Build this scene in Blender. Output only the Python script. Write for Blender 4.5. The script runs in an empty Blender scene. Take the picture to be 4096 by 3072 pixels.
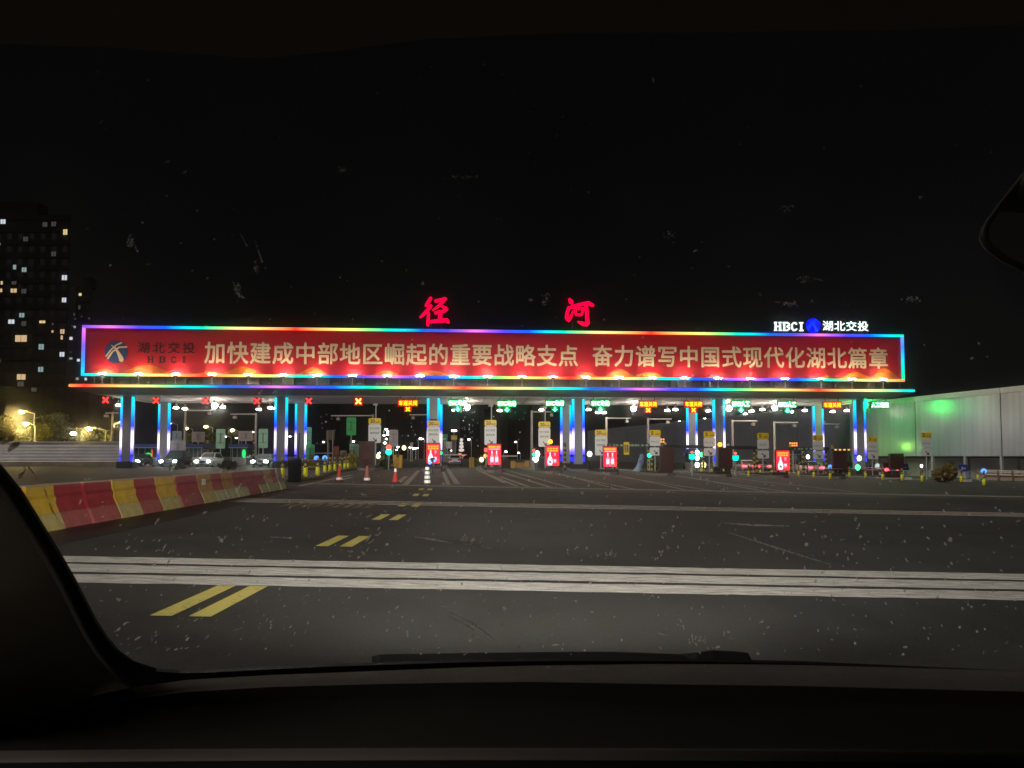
import bpy, bmesh, math, random
from mathutils import Vector, Matrix
R = math.radians
S = bpy.context.scene
COL = S.collection

# ------------------------------------------------------------------ camera, sky, light, exposure
F, CY, PITCH, H = 740.0, 420.4, math.atan(0.048), 1.45
cd = bpy.data.cameras.new('camera'); cam = bpy.data.objects.new('camera', cd); COL.objects.link(cam)
cd.sensor_width = 36; cd.lens = F / 1024 * 36; cd.shift_y = (CY - 384) / 1024
cd.clip_start = 0.05; cd.clip_end = 4000
cd.dof.use_dof = True; cd.dof.focus_distance = 70; cd.dof.aperture_fstop = 20
cam.location = (0, 0, H); cam.rotation_euler = (R(90) + PITCH, 0, 0)
S.camera = cam
SUN_DIR = Vector((-0.60, -0.42, 0.64)).normalized()      # towards the light: behind the car, to its left
wd = bpy.data.worlds.new('World'); S.world = wd; wd.use_nodes = True
nt = wd.node_tree; bg = nt.nodes['Background']
sky = nt.nodes.new('ShaderNodeTexSky'); sky.sky_type = 'NISHITA'; sky.sun_disc = False
sky.sun_elevation = math.asin(SUN_DIR.z); sky.sun_rotation = math.atan2(SUN_DIR.x, SUN_DIR.y)
hs = nt.nodes.new('ShaderNodeHueSaturation'); hs.inputs['Saturation'].default_value = 0.25
nt.links.new(sky.outputs[0], hs.inputs['Color']); nt.links.new(hs.outputs[0], bg.inputs['Color'])
bg.inputs['Strength'].default_value = 0.00045
sl = bpy.data.lights.new('plaza_light', 'SUN'); sl.energy = 1.25; sl.angle = R(22); sl.color = (1, 0.92, 0.83)
so = bpy.data.objects.new('plaza_light', sl); COL.objects.link(so)
so.rotation_euler = SUN_DIR.to_track_quat('Z', 'Y').to_euler()
S.view_settings.view_transform = 'Standard'; S.view_settings.look = 'None'
S.view_settings.exposure = 0; S.view_settings.gamma = 1
S.render.engine = 'CYCLES'
S.cycles.max_bounces = 6; S.cycles.diffuse_bounces = 3; S.cycles.glossy_bounces = 3
S.cycles.transparent_max_bounces = 12; S.cycles.volume_bounces = 1
S.cycles.sample_clamp_indirect = 4; S.cycles.sample_clamp_direct = 0
S.cycles.caustics_reflective = False; S.cycles.caustics_refractive = False

# ------------------------------------------------------------------ measuring helpers
CP, SP = math.cos(PITCH), math.sin(PITCH)
C0 = Vector((0, 0, H))
def ray(px, py):
    dx, dy = (px - 512) / F, (CY - py) / F
    return Vector((dx, CP - dy * SP, SP + dy * CP))
def pt(px, py, Y):
    d = ray(px, py); return C0 + d * (Y / d.y)
def proj(p):
    q = Vector(p) - C0
    z = q.y * CP + q.z * SP
    return 512 + F * q.x / z, CY - F * (-q.y * SP + q.z * CP) / z
def g(x):                                         # the crossfall of the plaza, crown at the median
    if x < -11: return 0.2057 + (x + 11) * 0.001
    if x > 55: return -0.0187 * 55 - (x - 55) * 0.001
    return -0.0187 * x
def gpt(px, py):
    d = ray(px, py); z = 0.0
    for _ in range(30):
        t = (z - H) / d.z; p = C0 + d * t; z = 0.5 * z + 0.5 * g(p.x)
    p.z = g(p.x); return p
def gx(px, Y):
    p = pt(px, 460, Y); return Vector((p.x, Y, g(p.x)))
TH = math.atan2(6.0, 88.2)
GO = Vector((-0.4, 80, 0)); GU = Vector((math.cos(TH), math.sin(TH), 0)); GN = Vector((-math.sin(TH), math.cos(TH), 0))
def gate(px, py, v):
    d = ray(px, py); t = (GO + GN * v - C0).dot(GN) / d.dot(GN); p = C0 + d * t
    return (p - GO).dot(GU), p.z
def gw(u, v, z=0.0):
    return GO + GU * u + GN * v + Vector((0, 0, z))

# ------------------------------------------------------------------ materials
MC = {}
def pmat(name, col, rough=0.6, metal=0.0, var=0.15, scale=3.0, bump=0.0, col2=None, spec=None, coat=0.0):
    if name in MC: return MC[name]
    m = bpy.data.materials.new(name); m.use_nodes = True; n = m.node_tree; b = n.nodes['Principled BSDF']
    b.inputs['Roughness'].default_value = rough; b.inputs['Metallic'].default_value = metal
    if spec is not None: b.inputs['Specular IOR Level'].default_value = spec
    if coat: b.inputs['Coat Weight'].default_value = coat
    tc = n.nodes.new('ShaderNodeTexCoord'); nz = n.nodes.new('ShaderNodeTexNoise')
    nz.inputs['Scale'].default_value = scale; nz.inputs['Detail'].default_value = 6; nz.inputs['Roughness'].default_value = 0.65
    n.links.new(tc.outputs['Object'], nz.inputs['Vector'])
    cr = n.nodes.new('ShaderNodeValToRGB'); cr.color_ramp.elements[0].position = 0.3; cr.color_ramp.elements[1].position = 0.7
    lo = col2 if col2 else tuple(c * (1 - var) for c in col); hi = col if col2 else tuple(min(1, c * (1 + var)) for c in col)
    cr.color_ramp.elements[0].color = (*lo, 1); cr.color_ramp.elements[1].color = (*hi, 1)
    n.links.new(nz.outputs['Fac'], cr.inputs['Fac']); n.links.new(cr.outputs['Color'], b.inputs['Base Color'])
    if bump:
        bp = n.nodes.new('ShaderNodeBump'); bp.inputs['Strength'].default_value = bump; bp.inputs['Distance'].default_value = 0.02
        n.links.new(nz.outputs['Fac'], bp.inputs['Height']); n.links.new(bp.outputs['Normal'], b.inputs['Normal'])
    MC[name] = m; return m
def emat(name, col, strength, sample=True):
    if name in MC: return MC[name]
    m = bpy.data.materials.new(name); m.use_nodes = True; n = m.node_tree
    n.nodes.remove(n.nodes['Principled BSDF'])
    e = n.nodes.new('ShaderNodeEmission'); e.inputs['Color'].default_value = (*col, 1); e.inputs['Strength'].default_value = strength
    n.links.new(e.outputs[0], n.nodes['Material Output'].inputs['Surface'])
    if not sample: m.cycles.emission_sampling = 'NONE'
    MC[name] = m; return m
def ramp_emat(name, axis, a, b, stops, strength, pingpong=False):
    """LED tube: colour along one object axis, a..b mapped to 0..1."""
    m = bpy.data.materials.new(name); m.use_nodes = True; n = m.node_tree
    n.nodes.remove(n.nodes['Principled BSDF'])
    tc = n.nodes.new('ShaderNodeTexCoord'); sx = n.nodes.new('ShaderNodeSeparateXYZ'); n.links.new(tc.outputs['Object'], sx.inputs[0])
    s = n.nodes.new('ShaderNodeMath'); s.operation = 'SUBTRACT'; s.inputs[1].default_value = a; n.links.new(sx.outputs[axis], s.inputs[0])
    d = n.nodes.new('ShaderNodeMath'); d.operation = 'DIVIDE'; d.inputs[1].default_value = b - a; n.links.new(s.outputs[0], d.inputs[0])
    out = d
    if pingpong:
        p = n.nodes.new('ShaderNodeMath'); p.operation = 'PINGPONG'; p.inputs[1].default_value = 1.0; n.links.new(d.outputs[0], p.inputs[0]); out = p
    cr = n.nodes.new('ShaderNodeValToRGB')
    while len(cr.color_ramp.elements) < len(stops): cr.color_ramp.elements.new(0.5)
    for el, (p_, c_) in zip(cr.color_ramp.elements, stops): el.position = p_; el.color = (*c_, 1)
    n.links.new(out.outputs[0], cr.inputs['Fac'])
    e = n.nodes.new('ShaderNodeEmission'); e.inputs['Strength'].default_value = strength
    n.links.new(cr.outputs['Color'], e.inputs['Color']); n.links.new(e.outputs[0], n.nodes['Material Output'].inputs['Surface'])
    return m

# ------------------------------------------------------------------ mesh building
class MB:
    def __init__(s): s.v = []; s.f = []; s.sm = []
    def add(s, vs, fs, smooth=False, M=None):
        k = len(s.v)
        for p in vs: s.v.append(tuple(M @ Vector(p)) if M else tuple(p))
        for f in fs: s.f.append([i + k for i in f]); s.sm.append(smooth)
        return s
    def box(s, x0, x1, y0, y1, z0, z1, M=None):
        return s.add([(x0,y0,z0),(x1,y0,z0),(x1,y1,z0),(x0,y1,z0),(x0,y0,z1),(x1,y0,z1),(x1,y1,z1),(x0,y1,z1)],
                     [(0,3,2,1),(4,5,6,7),(0,1,5,4),(1,2,6,5),(2,3,7,6),(3,0,4,7)], False, M)
    def cyl(s, p0, p1, r0, r1=None, n=12, caps=True, M=None):
        p0, p1 = Vector(p0), Vector(p1); r1 = r0 if r1 is None else r1
        d = (p1 - p0).normalized(); a = d.orthogonal().normalized(); b = d.cross(a)
        vs = []
        for p, r in ((p0, r0), (p1, r1)):
            for i in range(n):
                t = 2 * math.pi * i / n; vs.append(p + (a * math.cos(t) + b * math.sin(t)) * r)
        fs = [(i, (i + 1) % n, n + (i + 1) % n, n + i) for i in range(n)]
        s.add(vs, fs, True, M)
        if caps: s.add(vs[:n], [tuple(range(n))[::-1]], False, M); s.add(vs[n:], [tuple(range(n))], False, M)
        return s
    def lathe(s, prof, n=16, M=None):
        vs = []
        for r, z in prof:
            for i in range(n):
                t = 2 * math.pi * i / n; vs.append((r * math.cos(t), r * math.sin(t), z))
        fs = [(j*n+i, j*n+(i+1)%n, (j+1)*n+(i+1)%n, (j+1)*n+i) for j in range(len(prof)-1) for i in range(n)]
        return s.add(vs, fs, True, M)
    def ball(s, c, rx, ry=None, rz=None, n=10, M=None):
        ry = ry or rx; rz = rz or rx; vs = []; m = n // 2 + 1
        for j in range(m + 1):
            ph = math.pi * j / m
            for i in range(n):
                t = 2 * math.pi * i / n
                vs.append((c[0] + rx*math.sin(ph)*math.cos(t), c[1] + ry*math.sin(ph)*math.sin(t), c[2] + rz*math.cos(ph)))
        fs = [(j*n+i, (j+1)*n+i, (j+1)*n+(i+1)%n, j*n+(i+1)%n) for j in range(m) for i in range(n)]
        return s.add(vs, fs, True, M)
    def prism(s, poly, y0, y1, M=None):
        """poly of (x, z), front at y0."""
        n = len(poly)
        vs = [(x, y0, z) for x, z in poly] + [(x, y1, z) for x, z in poly]
        fs = [tuple(range(n)), tuple(range(2*n-1, n-1, -1))] + [(i, n+i, n+(i+1)%n, (i+1)%n) for i in range(n)]
        return s.add(vs, fs, False, M)
    def ribbon(s, pts, y0, y1, M=None):
        """brush stroke: points (x, z, width) -> a solid from y0 to y1 with rounded ends."""
        P = [(Vector((a, b)), w) for a, b, w in pts]; dense = []
        for i in range(len(P) - 1):
            for k in range(5):
                t = k / 5; dense.append((P[i][0].lerp(P[i+1][0], t), P[i][1]*(1-t) + P[i+1][1]*t))
        dense.append(P[-1]); L = []; Rr = []
        for i, (p, w) in enumerate(dense):
            d = (dense[min(i+1, len(dense)-1)][0] - dense[max(i-1, 0)][0]).normalized(); nn = Vector((-d.y, d.x))
            L.append(p + nn * w / 2); Rr.append(p - nn * w / 2)
        d0 = (dense[0][0] - dense[1][0]).normalized(); d1 = (dense[-1][0] - dense[-2][0]).normalized()
        rows = list(zip(L, Rr))
        rows.insert(0, (dense[0][0] + d0*dense[0][1]*0.35 + (L[0]-Rr[0])*0.22, dense[0][0] + d0*dense[0][1]*0.35 - (L[0]-Rr[0])*0.22))
        rows.append((dense[-1][0] + d1*dense[-1][1]*0.35 + (L[-1]-Rr[-1])*0.22, dense[-1][0] + d1*dense[-1][1]*0.35 - (L[-1]-Rr[-1])*0.22))
        n = len(rows); vs = []
        for a, b in rows: vs += [(a.x, y0, a.y), (b.x, y0, b.y), (a.x, y1, a.y), (b.x, y1, b.y)]
        fs = []
        for i in range(n - 1):
            k, q = 4*i, 4*i+4
            fs += [(k, q, q+1, k+1), (k+2, k+3, q+3, q+2), (k, k+2, q+2, q), (k+1, q+1, q+3, k+3)]
        fs += [(0, 1, 3, 2), (4*n-4, 4*n-2, 4*n-1, 4*n-3)]
        return s.add(vs, fs, False, M)
    def text(s, body, x0, x1, z0, z1, y, bold=0.0, thick=0.0, sp=1.0, M=None):
        vs, fs = text_shape(body, 0.0, sp)
        if bold:
            base_v, base_f = vs, fs; vs, fs, dep = [], [], []
            for q in range(9):
                a_ = q * math.pi / 4; ox, oy = (0, 0) if q == 8 else (bold*math.cos(a_), bold*math.sin(a_)); k_ = len(vs)
                vs += [(a+ox, b+oy) for a, b in base_v]; fs += [tuple(i+k_ for i in f) for f in base_f]; dep += [y - .0008*q] * len(base_v)
        else: dep = [y] * len(vs)
        xs = [a for a, b in vs]; ys = [b for a, b in vs]; ax, bx, ay, by = min(xs), max(xs), min(ys), max(ys)
        vv = [(x0 + (a-ax)/(bx-ax)*(x1-x0), yy, z0 + (b-ay)/(by-ay)*(z1-z0)) for (a, b), yy in zip(vs, dep)]
        return s.add(vv, fs, False, M)
    def build(s, name, mat, parent=None, loc=None, rz=0.0):
        me = bpy.data.meshes.new(name); me.from_pydata(s.v, [], s.f); me.update()
        for p, q in zip(me.polygons, s.sm): p.use_smooth = q
        me.materials.append(mat)
        o = bpy.data.objects.new(name, me); COL.objects.link(o)
        if parent: o.parent = parent
        if loc is not None: o.location = loc
        o.rotation_euler.z = rz
        return o
TXT = {}
def text_shape(body, bold, sp):
    k = (body, bold, sp)
    if k not in TXT:
        c = bpy.data.curves.new('lettering', 'FONT'); c.body = body; c.offset = bold; c.space_character = sp; c.resolution_u = 3
        o = bpy.data.objects.new('lettering', c); COL.objects.link(o); bpy.context.view_layer.update()
        me = bpy.data.meshes.new_from_object(o.evaluated_get(bpy.context.evaluated_depsgraph_get()))
        TXT[k] = ([(v.co.x, v.co.y) for v in me.vertices], [tuple(p.vertices) for p in me.polygons])
        bpy.data.objects.remove(o); bpy.data.curves.remove(c); bpy.data.meshes.remove(me)
    return TXT[k]
def tag(o, label, cat, group=None):
    o['label'] = label; o['category'] = cat
    if group: o['group'] = group
    return o
def thing(name, label, cat, loc=(0,0,0), rz=0.0, group=None):
    o = bpy.data.objects.new(name, None); COL.objects.link(o); o.location = loc; o.rotation_euler.z = rz
    o.empty_display_size = 0.3
    return tag(o, label, cat, group)
def struct(o): o['kind'] = 'structure'; return o
def kids(o): return [c for c in bpy.data.objects if c.parent == o]
def dup(root, loc, rz=None, label=None, group=None):
    def cp(o, par):
        c = o.copy(); COL.objects.link(c)
        if par: c.parent = par
        for ch in list(o.children): cp(ch, c)
        return c
    r = cp(root, None); r.location = loc
    if rz is not None: r.rotation_euler.z = rz
    if label: r['label'] = label
    if group: r['group'] = group
    return r
ORD = ['first','second','third','fourth','fifth','sixth','seventh','eighth','ninth','tenth','eleventh','twelfth','thirteenth','fourteenth','fifteenth','sixteenth','seventeenth','eighteenth','nineteenth','twentieth','twenty-first','twenty-second','twenty-third','twenty-fourth','twenty-fifth','twenty-sixth','twenty-seventh','twenty-eighth']

# common materials
STEEL = pmat('galvanised_steel', (0.42, 0.42, 0.41), 0.5, 0.0, 0.1, 6)
GREYP = pmat('grey_paint', (0.30, 0.31, 0.33), 0.5, 0, 0.08, 2)
DARK = pmat('dark_metal', (0.03, 0.03, 0.033), 0.5, 0, 0.2, 5)
BLACK = pmat('black_rubber', (0.012, 0.012, 0.012), 0.7)
WHITEP = pmat('white_paint', (0.78, 0.78, 0.76), 0.45, 0, 0.06, 4)
YELP = pmat('yellow_paint', (0.75, 0.52, 0.02), 0.45, 0, 0.1, 5)
CONC = pmat('concrete', (0.26, 0.25, 0.23), 0.85, 0, 0.2, 4, 0.3)

# ------------------------------------------------------------------ the setting
XS = [-700, -250, -120, -60, -30, -11, 0, 20, 40, 55, 120, 300, 700]
def sheet(name, mat, xs, ys, dz):
    vs = [(x, y, g(x) + dz) for y in ys for x in xs]; n = len(xs)
    fs = [(j*n+i, j*n+i+1, (j+1)*n+i+1, (j+1)*n+i) for j in range(len(ys)-1) for i in range(n-1)]
    return struct(MB().add(vs, fs).build(name, mat))
sheet('ground', pmat('dry_earth', (0.06, 0.055, 0.045), 0.95, 0, 0.3, 0.5), XS, [-200, -20, 0, 30, 60, 120, 300, 800, 2500], -0.02)
def asphalt(name, col, col2, patch, sc, ro=0.72):
    m = bpy.data.materials.new(name); m.use_nodes = True; n = m.node_tree; b = n.nodes['Principled BSDF']
    tc = n.nodes.new('ShaderNodeTexCoord'); mp = n.nodes.new('ShaderNodeMapping'); mp.inputs['Scale'].default_value = (0.12, 0.5, 1)
    n.links.new(tc.outputs['Object'], mp.inputs[0])
    a = n.nodes.new('ShaderNodeTexNoise'); a.inputs['Scale'].default_value = patch; a.inputs['Detail'].default_value = 5; n.links.new(mp.outputs[0], a.inputs['Vector'])
    c = n.nodes.new('ShaderNodeTexNoise'); c.inputs['Scale'].default_value = sc; c.inputs['Detail'].default_value = 3; n.links.new(tc.outputs['Object'], c.inputs['Vector'])
    mp2 = n.nodes.new('ShaderNodeMapping'); mp2.inputs['Scale'].default_value = (0.9, 0.05, 1); n.links.new(tc.outputs['Object'], mp2.inputs[0])
    tk = n.nodes.new('ShaderNodeTexNoise'); tk.inputs['Scale'].default_value = 1.0; tk.inputs['Detail'].default_value = 4; n.links.new(mp2.outputs[0], tk.inputs['Vector'])
    am = n.nodes.new('ShaderNodeMix'); am.inputs['Factor'].default_value = .45; n.links.new(a.outputs['Fac'], am.inputs['A']); n.links.new(tk.outputs['Fac'], am.inputs['B'])
    cr = n.nodes.new('ShaderNodeValToRGB'); cr.color_ramp.elements[0].position = 0.38; cr.color_ramp.elements[1].position = 0.62
    cr.color_ramp.elements[0].color = (*col2, 1); cr.color_ramp.elements[1].color = (*col, 1); n.links.new(am.outputs['Result'], cr.inputs[0])
    mx = n.nodes.new('ShaderNodeMix'); mx.data_type = 'RGBA'; mx.blend_type = 'MULTIPLY'; mx.inputs['Factor'].default_value = 0.6
    cr2 = n.nodes.new('ShaderNodeValToRGB'); cr2.color_ramp.elements[0].position = 0.3; cr2.color_ramp.elements[0].color = (0.30, 0.30, 0.30, 1)
    cr2.color_ramp.elements[1].position = 0.7; cr2.color_ramp.elements[1].color = (1.6, 1.6, 1.6, 1); n.links.new(c.outputs['Fac'], cr2.inputs[0])
    n.links.new(cr.outputs[0], mx.inputs['A']); n.links.new(cr2.outputs[0], mx.inputs['B']); bl = n.nodes.new('ShaderNodeTexNoise'); bl.inputs['Scale'].default_value = .55; bl.inputs['Detail'].default_value = 5; n.links.new(tc.outputs['Object'], bl.inputs['Vector'])
    rb = n.nodes.new('ShaderNodeMapRange'); rb.inputs[1].default_value = .50; rb.inputs[2].default_value = .66; rb.inputs[3].default_value = 1.0; rb.inputs[4].default_value = .62; n.links.new(bl.outputs['Fac'], rb.inputs[0])
    m3 = n.nodes.new('ShaderNodeMix'); m3.data_type = 'RGBA'; m3.blend_type = 'MULTIPLY'; m3.inputs['Factor'].default_value = 1; n.links.new(mx.outputs['Result'], m3.inputs['A']); n.links.new(rb.outputs[0], m3.inputs['B'])
    n.links.new(m3.outputs['Result'], b.inputs['Base Color'])
    b.inputs['Roughness'].default_value = ro
    bp = n.nodes.new('ShaderNodeBump'); bp.inputs['Strength'].default_value = 0.4; bp.inputs['Distance'].default_value = 0.01
    n.links.new(c.outputs['Fac'], bp.inputs['Height']); n.links.new(bp.outputs[0], b.inputs['Normal'])
    return m
RX = [-58, -30, -11, 0, 20, 36, 46]
sheet('road', asphalt('asphalt', (0.050, 0.051, 0.047), (0.031, 0.0305, 0.027), 0.45, 38), RX, [-30, 0, 10, 20, 31.2], 0.0)
sheet('plaza', asphalt('worn_concrete', (0.085, 0.080, 0.066), (0.054, 0.051, 0.043), 0.6, 30, 0.68), RX, [31.2, 45, 60, 75, 90, 120, 260], 0.0)
# shadow of the median barrier, painted as a dark strip on the road
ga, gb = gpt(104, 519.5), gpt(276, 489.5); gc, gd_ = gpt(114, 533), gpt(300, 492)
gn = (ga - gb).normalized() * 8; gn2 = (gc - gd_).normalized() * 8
struct(MB().add([tuple(p + Vector((0, 0, 0.004))) for p in (ga + gn, gc + gn2, gd_, gb)], [(0, 1, 2, 3)]).build('barrier_shadow', pmat('painted_barrier_shadow', (0.02, 0.021, 0.023), 0.5, 0, 0.35, 1.5)))

def worn(name, col, amt, sc, stretch=(1, 1, 1), low=(0.075, 0.07, 0.06)):
    """road paint worn through to the asphalt in patches"""
    m = bpy.data.materials.new(name); m.use_nodes = True; n = m.node_tree; b = n.nodes['Principled BSDF']
    tc = n.nodes.new('ShaderNodeTexCoord'); mp = n.nodes.new('ShaderNodeMapping'); mp.inputs['Scale'].default_value = stretch
    mp.inputs['Rotation'].default_value = (0, 0, R(35))
    nz = n.nodes.new('ShaderNodeTexNoise'); nz.inputs['Scale'].default_value = sc; nz.inputs['Detail'].default_value = 8; nz.inputs['Roughness'].default_value = 0.75
    n.links.new(tc.outputs['Object'], mp.inputs[0]); n.links.new(mp.outputs[0], nz.inputs['Vector'])
    cr = n.nodes.new('ShaderNodeValToRGB'); cr.color_ramp.elements[0].position = amt; cr.color_ramp.elements[1].position = amt + 0.22
    cr.color_ramp.elements[0].color = (*low, 1); cr.color_ramp.elements[1].color = (*col, 1)
    n.links.new(nz.outputs['Fac'], cr.inputs[0]); n.links.new(cr.outputs[0], b.inputs['Base Color']); b.inputs['Roughness'].default_value = 0.75
    bp = n.nodes.new('ShaderNodeBump'); bp.inputs['Strength'].default_value = 0.5; bp.inputs['Distance'].default_value = 0.01
    n.links.new(nz.outputs['Fac'], bp.inputs['Height']); n.links.new(bp.outputs[0], b.inputs['Normal'])
    return m
W1 = worn('white_road_paint', (0.84, 0.82, 0.76), 0.36, 6, (0.55, 3.2, 1), (0.34, 0.32, 0.28))
W2 = worn('faded_white_paint', (0.50, 0.46, 0.40), 0.34, 3)
Y1 = worn('yellow_road_paint', (0.74, 0.64, 0.16), 0.24, 7)
Y2 = worn('faded_yellow_paint', (0.36, 0.29, 0.10), 0.42, 2.5)
def quad(mb, a, b, c, d, dz=0.008):
    mb.add([(p[0], p[1], g(p[0]) + dz) for p in (a, b, c, d)], [(0, 1, 2, 3)])
def stripe(mb, x0, x1, y0, y1, jag=0.018):
    rnd = random.Random(int(y0 * 100)); n = int((x1 - x0) / 0.22); k = len(mb.v)
    for i in range(n + 1):
        x = x0 + (x1 - x0) * i / n
        mb.v.append((x, y0 + rnd.uniform(-jag, jag), g(x) + 0.008)); mb.v.append((x, y1 + rnd.uniform(-jag, jag), g(x) + 0.008))
    for i in range(n): mb.f.append([k+2*i, k+2*i+2, k+2*i+3, k+2*i+1]); mb.sm.append(False)
mb = MB(); mb2 = MB()
for y0, y1 in ((8.02, 8.55), (8.70, 9.27), (9.42, 9.94)): stripe(mb, -8.0, 30, y0, y1)
for y0, y1 in ((20.95, 21.4), (21.55, 22.0), (22.15, 22.6)): stripe(mb2, -8.1, 36, y0, y1)
stripe(mb2, -9, 36, 33.6, 34.1); stripe(mb2, -9, 36, 34.3, 34.8)
struct(mb.build('road_markings_white', W1)); struct(mb2.build('road_markings_dusty_white', worn('dusty_white_paint', (0.44, 0.39, 0.34), 0.30, 4)))
mb = MB()
for (a, b, w) in [((398.5,482.6),(420.8,464.3),.28),((405,485),(418.5,470.8),.28),((443.2,472),(448.5,485),.22),((447.3,468.5),(457.3,484.3),.30),
                  ((476,469),(505,483),.28),((502.4,472.6),(550.5,487.3),.30),((500,476.7),(528,486.7),.28),((489,474.5),(517,486.4),.22),((510.6,471.4),(572.9,488.4),.24),
                  ((545,472),(640,490.5),.24),((552,471.8),(616,489),.2),((600,474),(720,492),.24),((610,473.6),(690,491),.2),((665,475),(800,493.6),.24),((676,475),(770,492.6),.2),
                  ((335,481.5),(398,466)  ,.25),((300,486),(352,475),.25),((730,478),(880,495),.22),((330,466.5),(372,464.3),.25)]:
    p, q = gpt(*a), gpt(*b); d = (q - p); nn = Vector((-d.y, d.x, 0)).normalized() * w / 2
    quad(mb, p - nn, q - nn, q + nn, p + nn)
struct(mb.build('lane_lines', W2))
mb = MB()
for y0, xl, xr, sl_ in ((6.50,-3.15,-2.81,0),(11.48,-3.03,-2.66,0),(16.2,-3.07,-2.69,-.01),(20.45,-3.16,-2.78,-.04),(25.6,-3.45,-3.10,-.07),(29.9,-3.78,-3.43,-.08)):
    L = 1.5
    for x in (xl, xr): quad(mb, (x, y0), (x+.195, y0), (x+.195+sl_*L, y0+L), (x+sl_*L, y0+L))
struct(mb.build('road_markings_yellow', Y1))
mb = MB()
rnd = random.Random(5)
for i in range(9):
    y0 = 19.6 + 0.0 * i; x = -6.2 + 0.28 * i; quad(mb, (x, y0), (x+.16, y0), (x+.14, y0+1.7), (x-.02, y0+1.7))
for i in range(7):
    y0 = 24.5 + i * 1.3; x = -6.6 + rnd.uniform(-.3, .9); quad(mb, (x, y0), (x+1.6, y0), (x+1.7, y0+.35), (x+.1, y0+.35))
for (px, py) in ((520,479.5),(535,480),(548,481),(508,478),(590,482),(575,483),(330,484.5),(345,487),(372,482.5)):
    p = gpt(px, py); quad(mb, (p.x, p.y), (p.x+1.0, p.y), (p.x+1.0, p.y+.7), (p.x, p.y+.7))
struct(mb.build('worn_road_markings_yellow', Y2))

# ------------------------------------------------------------------ toll canopy
HUE = [(0.0, (1, 0.03, 0.02)), (0.13, (1, 0.42, 0.10)), (0.28, (1, 0.80, 0.22)), (0.40, (0.30, 0.85, 0.22)), (0.50, (0.0, 0.75, 0.45)),
       (0.58, (0.0, 0.66, 0.85)), (0.70, (0.0, 0.10, 1.0)), (0.84, (0.05, 0.06, 1.0)), (0.93, (0.35, 0.10, 1.0)), (1.0, (0.80, 0.16, 0.90))]
LEDS = 1.7
uL, _ = gate(69.5, 386, -2); uR, _ = gate(914, 390, -2)
zled = gate(491, 388.2, -2)[1]; zc = gate(491, 396.4, -0.8)[1]
zt = zled + 0.25
canopy = thing('toll_canopy', 'long grey toll plaza canopy on twelve lit columns under the red billboard', 'toll canopy', GO, TH)
roofm = pmat('canopy_panel', (0.16, 0.155, 0.15), 0.45, 0, 0.08, 0.8)
prof = [(-2.0, zled - 0.16), (-2.0, zt), (11.0, zt), (11.0, zc), (-0.8, zc)]
vs = []; n = len(prof)
for u in (uL, uR):
    ins = 2.0 if u == uL else -2.0
    for y, z in prof: vs.append((u + (ins if (z == zc) else 0), y, z))
fs = [(0,1,2,3,4), (9,8,7,6,5)] + [(i, n+i, n+(i+1)%n, (i+1)%n) for i in range(n)]
roof = MB().add(vs, fs).build('roof', roofm, canopy)
# panel joints of the fascia
mb = MB()
k = 0; u = uL + 3
while u < uR - 2:
    mb.add([(u-.02, -2.004, zled-.13), (u+.02, -2.004, zled-.13), (u+.02, -2.004, zled-.10), (u-.02, -2.004, zled-.10)], [(0,1,2,3)]); u += 2.4
ceil = MB().box(uL + 2.6, uR - 2.6, -0.6, 10.8, zc - 0.06, zc - 0.003).build('ceiling', pmat('ceiling_panel', (0.78, 0.70, 0.67), 0.6, 0, 0.05, 0.7), canopy)
mb = MB()
for i in range(18):
    u = uL + 4 + i * (uR - uL - 8) / 17; mb.box(u - .03, u + .03, -0.55, 10.7, zc - 0.10, zc - 0.063)
mb.build('ceiling_rib', GREYP, ceil)
r0 = gate(85.5, 387, -2)[0]; r1 = gate(464, 389, -2)[0]
MB().box(uL, uR, -2.16, -2.003, zled - 0.115, zled + 0.115).build('edge_light', ramp_emat('canopy_edge_led', 0, r0, (r0 + r1) / 2, HUE, LEDS * 1.1, True), canopy)
mb = MB(); mb.box(uL + 2.5, uR - 2.5, 1.3, 1.6, zt, zt + 1.1)
u = uL + 3
while u < uR - 3: mb.box(u - .08, u + .08, 0.55, 1.3, zt + .003, zt + 1.0); u += 3.75
mb.build('parapet', pmat('parapet_grey', (0.10, 0.095, 0.09), 0.6), canopy)
COLS = [(129.2), 282.3, 433.7, 577.7, 717.5, 857.6]
UC = [gate(p, 400, 0)[0] for p in COLS]
colm = pmat('column_panel', (0.33, 0.33, 0.36), 0.35, 0.0, 0.06, 1.0)
zled1 = 1.55
vert = [(0.0, (0.03, 0.04, 1.0)), (0.08, (0.30, 0.22, 1.0)), (0.16, (0.92, 0.84, 1.0)), (0.38, (0.95, 0.88, 1.0)), (0.44, (0.36, 0.28, 1.0)), (0.50, (0.01, 0.04, 1.0)), (0.60, (0.0, 0.16, 1.0)), (0.72, (0.0, 0.42, 0.95)), (0.85, (0.0, 0.62, 0.85)), (1.0, (0.0, 0.66, 0.72))]
VLED = ramp_emat('column_led', 2, zled1, zc - 0.2, vert, LEDS)
BLUEL = emat('blue_led', (0.02, 0.04, 1.0), 1.6)
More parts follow.
